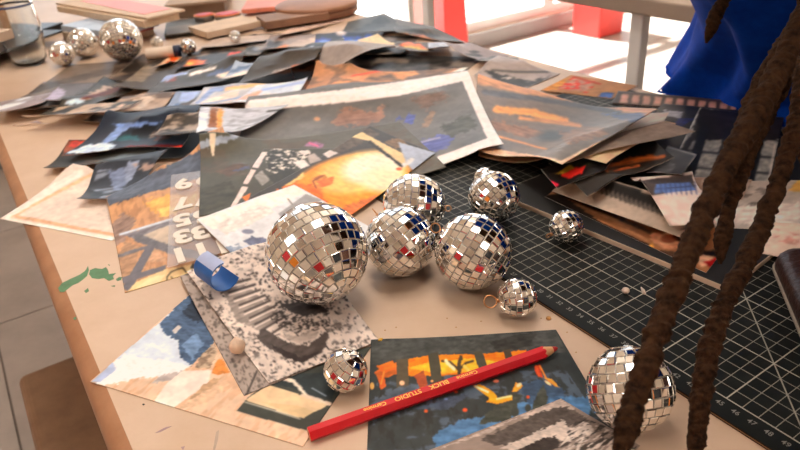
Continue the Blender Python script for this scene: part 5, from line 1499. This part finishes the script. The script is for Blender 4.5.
def skin_body():
    V, E, Rr = [], [], []

    def add(p, r, par=None):
        V.append(W(p) - world_loc(pers))
        Rr.append(r / 100)
        if par is not None:
            E.append((par, len(V) - 1))
        return len(V) - 1
    pel = add(AB(36, 96.5, 16), 12.5)
    sp = add(AB(36, 88, 26), 12.5, pel)
    ch = add(AB(34, 72, 34), 13.5, sp)
    up_ = add(AB(32, 60, 40), 12, ch)
    nk = add(AB(29, 51, 46), 5.4, up_)
    hb = add(AB(27, 45, 50), 7.5, nk)
    hd = add(AB(25, 39, 50), 9.2, hb)
    ft = add(AB(24, 33.5, 47), 8.0, hd)
    cn = add(AB(24.3, 34, 41.5), 5.0, ft)
    for s, el, wr in ((1, AB(66, 74, 42), AB(57, 90, 26)), (-1, AB(-5, 68, 22), AB(-9, 58, 4.6))):
        sh = add(AB(32 + 18 * s, 59, 40), 6.5, up_)
        a1 = add((AB(32 + 18 * s, 59, 40) + el) / 2, 5.2, sh)
        e_ = add(el, 4.4, a1)
        f1 = add((el * .5 + wr * .5), 4.0, e_)
        w_ = add(wr, 2.9, f1)
        hd_dir = (wr - el) / np.linalg.norm(wr - el)
        if s < 0:
            hd_dir = (AB(-12, 49, 2.6) - wr)
            hd_dir /= np.linalg.norm(hd_dir)
        pm = wr + hd_dir * 5.5
        pl_ = add(pm, 3.0, w_)
        sdv = np.cross(hd_dir, [0, 0, 1])
        sdv /= np.linalg.norm(sdv)
        for k, (off, ln) in enumerate(((-2.7, 6.0), (-.9, 7.4), (.9, 7.0), (2.7, 5.4))):
            b0 = add(pm + hd_dir * 2.6 + sdv * off, .95, pl_)
            b1 = add(pm + hd_dir * (2.6 + ln * .5) + sdv * off * 1.15 + np.array([0, 0, .4]), .85, b0)
            add(pm + hd_dir * (2.2 + ln) + sdv * off * 1.1 + np.array([0, 0, -.9]), .7, b1)
        t0 = add(pm - hd_dir * 1.5 - sdv * 3.2, 1.1, pl_)
        t1 = add(pm + hd_dir * 1.2 - sdv * 5.0, .95, t0)
        add(pm + hd_dir * 3.6 - sdv * 5.4 + np.array([0, 0, -.6]), .8, t1)
    for s in (1, -1):
        hp = add(AB(36 + 9 * s, 97, 8), 9.0, pel)
        kn = add(AB(36 + 11 * s, 97, -32), 6.2, hp)
        an = add(AB(36 + 12 * s, 101, -68), 4.2, kn)
        add(AB(36 + 13 * s, 90, -72.5), 3.2, an)
    me = bpy.data.meshes.new('body')
    me.from_pydata(V, E, [])
    me.materials.append(m_skin)
    o = bpy.data.objects.new('body', me)
    link(o, pers)
    md = o.modifiers.new('skin', 'SKIN')
    md.use_smooth_shade = True
    lay = me.skin_vertices[0].data if me.skin_vertices else None
    if lay is None:
        bm = bmesh.new()
        bm.from_mesh(me)
        bm.verts.layers.skin.verify()
        bm.to_mesh(me)
        bm.free()
        lay = me.skin_vertices[0].data
    for i, r in enumerate(Rr):
        lay[i].radius = (r, r)
    lay[0].use_root = True
    sb = o.modifiers.new('sub', 'SUBSURF')
    sb.levels = sb.render_levels = 2
    return o


skin_body()
# face: head looks down at the table; face plane points to -b and down
hc = AB(24, 33.9, 46.2)
fdir = (-BX * .75 + np.array([0, 0, -.66]))
fdir /= np.linalg.norm(fdir)
fup = np.array(-BX * .66 + np.array([0, 0, .75]))
fup /= np.linalg.norm(fup)
frt = AX
for s in (1, -1):
    ce_ = hc + frt * 2.8 * s + fdir * 4.35 + fup * .9
    e_o = MB().lathe(ce_, [(.2, -1.0), (.8, -.6), (1.0, 0), (.8, .6), (.2, 1.0)], 14, fdir).build('eye', m_eye, pers, smooth=True)
    MB().lathe(ce_ + fdir * .8, [(.5, 0), (.5, .2), (.1, .3)], 12, fdir).build('iris', m_pup, e_o, smooth=True)
    MB().lathe(AB(25, 39, 48) + frt * 8.0 * s, [(.6, -.6), (2.4, -.3), (2.6, .3), (1.2, .9)], 14, frt * s).build('ear', m_skin, pers, smooth=True)
MB().tube([hc + fdir * 5.3 + fup * 1.2, hc + fdir * 6.8 - fup * 1.2, hc + fdir * 7.2 - fup * 2.2, hc + fdir * 5.6 - fup * 3.0], [.6, .9, 1.35, .8], 12).build('nose', m_skin, pers, smooth=True)
MB().tube([hc + fdir * 4.3 - fup * 4.6 - frt * 2.2, hc + fdir * 5.4 - fup * 4.7, hc + fdir * 4.3 - fup * 4.6 + frt * 2.2], [.3, .8, .3], 10).build('mouth', m_lip, pers, smooth=True)

# shirt: rings from the hanging hem up to the collar (a, b, z, half width along a, half axis towards the front)
NR = 72
SH = [(38.5, 90.0, -.2, 22.5, (-12.2, -1.2)), (38.5, 89.7, .7, 22.4, (-12.2, -1.6)), (37, 88.5, 8, 20.5, (-11.5, -6.0)), (34.5, 84, 18, 18.5, (-10.5, -12)), (33.5, 76, 26, 18.5, (-8.5, -14)),
      (35, 68, 31, 20, (-6.5, -13.5)), (33, 60, 36.5, 20, (-5, -12.5)), (31, 55, 41, 16, (-4.5, -9.5)), (30, 52, 44, 9, (-4, -6.5))]


def ring(a, b, z, hw, ax2, k, fold):
    pts = []
    for i in range(NR):
        q = 2 * math.pi * i / NR
        c_, s_ = math.cos(q), math.sin(q)
        e = 0.82
        cx = math.copysign(abs(c_) ** e, c_)
        sy = math.copysign(abs(s_) ** e, s_)
        f = 1 + fold * (.085 * math.sin(9 * q + k * .10) + .05 * math.sin(15 * q + 1.3 - k * .08) + .03 * math.sin(4 * q + 2.2 + k * .1)) * min(1, .2 + abs(s_))
        # s = +1 is the front / underside
        pts.append(AB(a, b, z) + AX * hw * cx * f + (BX * ax2[0] + np.array([0, 0, ax2[1]])) * sy * f)
    return pts


def interp_rings(R_, n):
    out = []
    for i in range(len(R_) - 1):
        for j in range(n):
            t = j / n
            A_r, B_r = R_[i], R_[i + 1]
            out.append(tuple(A_r[k] * (1 - t) + B_r[k] * t if k < 4 else tuple(x * (1 - t) + y * t for x, y in zip(A_r[4], B_r[4])) for k in range(5)))
    out.append(R_[-1])
    return out


RR = interp_rings(SH, 5)
o = MB().loft([ring(*r, k, max(.15, 1.25 - k / len(RR) * 1.2)) for k, r in enumerate(RR)], cap=False).build('shirt', m_shirt, pers, smooth=True)
sdm = o.modifiers.new('thick', 'SOLIDIFY')
sdm.thickness = .0022
sdm.offset = -1
ss = o.modifiers.new('sub', 'SUBSURF')
ss.levels = ss.render_levels = 1
# hem stitching line
hem = [p + (AB(38.5, 91.5, 3) - p) * -.004 for p in ring(*RR[1], 1, 1.2)]
MB().tube(hem + hem[:1], .16, 6, cap=False).build('hem', m_shirt, pers, smooth=True)
for s, el, wr in ((1, AB(66, 74, 42), AB(57, 90, 26)), (-1, AB(-5, 68, 22), AB(-9, 58, 4.6))):
    sh = AB(32 + 15 * s, 59, 40)
    pts = [AB(32 + 8 * s, 58.5, 40.5), sh, (sh * .6 + el * .4), (sh * .25 + el * .75), el * .8 + wr * .2]
    MB().tube(pts, [9.5, 9.6, 8.4, 7.6, 7.2], 24, cap=False).build('sleeve', m_shirt, pers, smooth=True)
for s in (1, -1):
    MB().tube([AB(36 + 8 * s, 97, 14), AB(36 + 10 * s, 97, -10), AB(36 + 11 * s, 96.5, -34), AB(36 + 12 * s, 99.5, -66), AB(36 + 12 * s, 100, -71)], [11.6, 10.6, 8.5, 7.4, 7.4], 24, cap=False).build('trouser_leg', m_trou, pers, smooth=True)
    MB().lathe(AB(36 + 12.5 * s, 96, -74.9), [(4.6, 0), (4.9, .8), (4.4, 3.6), (3.2, 6)], 20).build('shoe', m_shoe, pers, smooth=True)
    MB().tube([AB(36 + 12.5 * s, 97, -72.6), AB(36 + 13 * s, 88, -72.9), AB(36 + 13 * s, 84, -73.4)], [2.3, 2.2, 1.4], 16).build('shoe_toe', m_shoe, pers, smooth=True)

# locs: wrapped ropy strands
m_loc = mat('dark_brown_locs', (66, 44, 27), .85, spec=.1, noise=.35, nscale=220, rgb2=(22, 14, 9), bump=.8, bscale=350)
HEAD = AB(25, 39, 51)


def spline(P, n):
    P = [np.asarray(p, float) for p in P]
    P = [2 * P[0] - P[1]] + P + [2 * P[-1] - P[-2]]
    out = []
    for i in range(1, len(P) - 2):
        for t in np.linspace(0, 1, n, endpoint=False):
            a, b, c, d = P[i - 1], P[i], P[i + 1], P[i + 2]
            out.append(.5 * ((2 * b) + (c - a) * t + (2 * a - 5 * b + 4 * c - d) * t * t + (3 * b - a - 3 * c + d) * t ** 3))
    out.append(P[-2])
    return out


def loc(pts, r, seed, tip=True, nper=28, nr=20):
    rs = np.random.RandomState(seed)
    C = np.array(spline(pts, nper))
    n = len(C)
    L_ = np.r_[0, np.cumsum(np.linalg.norm(np.diff(C, axis=0), axis=1))]
    # even spacing of about 1.6 mm
    m_ = int(L_[-1] / (.055 if nr > 12 else .14))
    s_ = np.linspace(0, L_[-1], m_)
    C = np.stack([np.interp(s_, L_, C[:, k]) for k in range(3)], 1)
    T = np.gradient(C, axis=0)
    T /= np.linalg.norm(T, axis=1)[:, None]
    e1 = np.cross(T[0], [.3, .5, .8])
    e1 /= np.linalg.norm(e1)
    q = np.linspace(0, 2 * math.pi, nr, endpoint=False)
    rings = []
    pitch = .62
    nz = rs.rand(400)
    for i in range(m_):
        e1 = e1 - T[i] * (e1 @ T[i])
        e1 /= np.linalg.norm(e1)
        e2 = np.cross(T[i], e1)
        s = s_[i]
        ph = 2 * math.pi * (s / pitch + .25 * math.sin(s * 1.7 + seed)) 
        w = .5 + .5 * np.sin(q * 1.0 + ph)
        n1 = np.interp((s * 1.7 + q * .9) % 390, np.arange(400), nz)
        n2 = np.interp((s * 4.6 + np.sin(q + seed) * 1.6 + 40) % 390, np.arange(400), nz)
        n3 = np.interp((s * 9.0 + np.sin(2 * q + s * .8) * 1.3 + 77) % 390, np.arange(400), nz)
        rad = r * (.86 + .05 * w + .12 * (n1 - .5) + .30 * (n2 - .5) + .16 * (n3 - .5))
        if tip:
            left = L_[-1] - s
            if left < r * 2.6:
                rad = rad * max(.25, (left / (r * 2.6)) ** .55)
        rings.append([C[i] + (e1 * math.cos(a) + e2 * math.sin(a)) * rr for a, rr in zip(q, rad)])
    MB().loft(rings).build('hair_lock', m_loc, pers, smooth=True)


def pxpath(lst):
    return [pd(u, v, d) for u, v, d in lst]


S0 = HEAD
loc([HEAD + AX * -2 + BX * -6 + [0, 0, 4]] + pxpath([(826, -60, 37), (800, 22, 34.5), (768, 92, 33), (738, 145, 32), (718, 183, 31.5), (698, 230, 31), (682, 270, 30.5), (665, 311, 30), (651, 352, 29.5), (637, 392, 29.2), (624, 438, 29), (616, 466, 28.8)]), .60, 1, True)
loc([HEAD + AX * -5 + BX * -4 + [0, 0, 3]] + pxpath([(812, -40, 40), (806, 40, 39), (799, 110, 38), (784, 165, 37.5), (764, 220, 37), (745, 264, 36), (726, 300, 35), (713, 336, 34.2), (705, 371, 33.6), (700, 406, 33.2), (696, 442, 33), (694, 470, 32.8)]), .58, 2, True)
loc([HEAD + AX * 1 + BX * -7 + [0, 0, 3]] + pxpath([(830, -40, 46), (800, 45, 45), (782, 82, 44.5), (763, 122, 44), (744, 165, 43.5), (730, 205, 43), (723, 235, 43), (720, 264, 43)]), .58, 3, True)
loc([HEAD + AX * 3 + BX * -6 + [0, 0, 3]] + pxpath([(840, -70, 46), (803, 12, 45), (778, 52, 44), (756, 92, 44), (741, 130, 43), (728, 162, 42), (716, 200, 41.5)]), .58, 4, True)
loc([HEAD + AX * 8 + BX * 2 + [0, 0, 2]] + pxpath([(748, -90, 54), (733, -30, 57), (723, 0, 58), (715, 18, 58.5), (706, 43, 59)]), .68, 5, True)
loc([HEAD + AX * -8 + BX * -1 + [0, 0, 2]] + pxpath([(840, -60, 44), (814, 40, 43), (806, 90, 42.5), (803, 130, 42), (806, 170, 42)]), .7, 6, True)
loc([HEAD + AX * -4 + BX * 2 + [0, 0, 6]] + pxpath([(850, -60, 50), (806, 20, 49), (790, 60, 48.5), (783, 100, 48)]), .62, 7, True)
rs_ = np.random.RandomState(5)
# the rest of the hair, gathered on the crown and falling on the far side
for i in range(26):
    th = rs_.uniform(0, 2 * math.pi)
    ph = rs_.uniform(.2, 1.3)
    d = AX * math.cos(th) * math.sin(ph) + BX * (abs(math.sin(th)) * .9 + .1) * math.sin(ph) + np.array([0, 0, math.cos(ph)])
    p = HEAD + d * 8.6
    en = p + d * 3 + BX * rs_.uniform(3, 9) + AX * rs_.uniform(-5, 5)
    loc([p, p + d * 2.6 + np.array([0, 0, 1]), en + np.array([0, 0, -2]), en + np.array([0, 0, -11]) + BX * 2], .6, 50 + i, True, 8, 10)
cap_r = []
for th in np.linspace(.05, 1.75, 12):
    cap_r.append([HEAD + np.array([0, 0, -1]) + (AX * math.cos(q) + BX * math.sin(q)) * 9.9 * math.sin(th) + np.array([0, 0, 1]) * 9.9 * math.cos(th) + BX * 1.0 for q in np.linspace(0, 2 * math.pi, 28, endpoint=False)])
MB().loft(cap_r[::-1]).build('hair_cap', m_loc, pers, smooth=True)
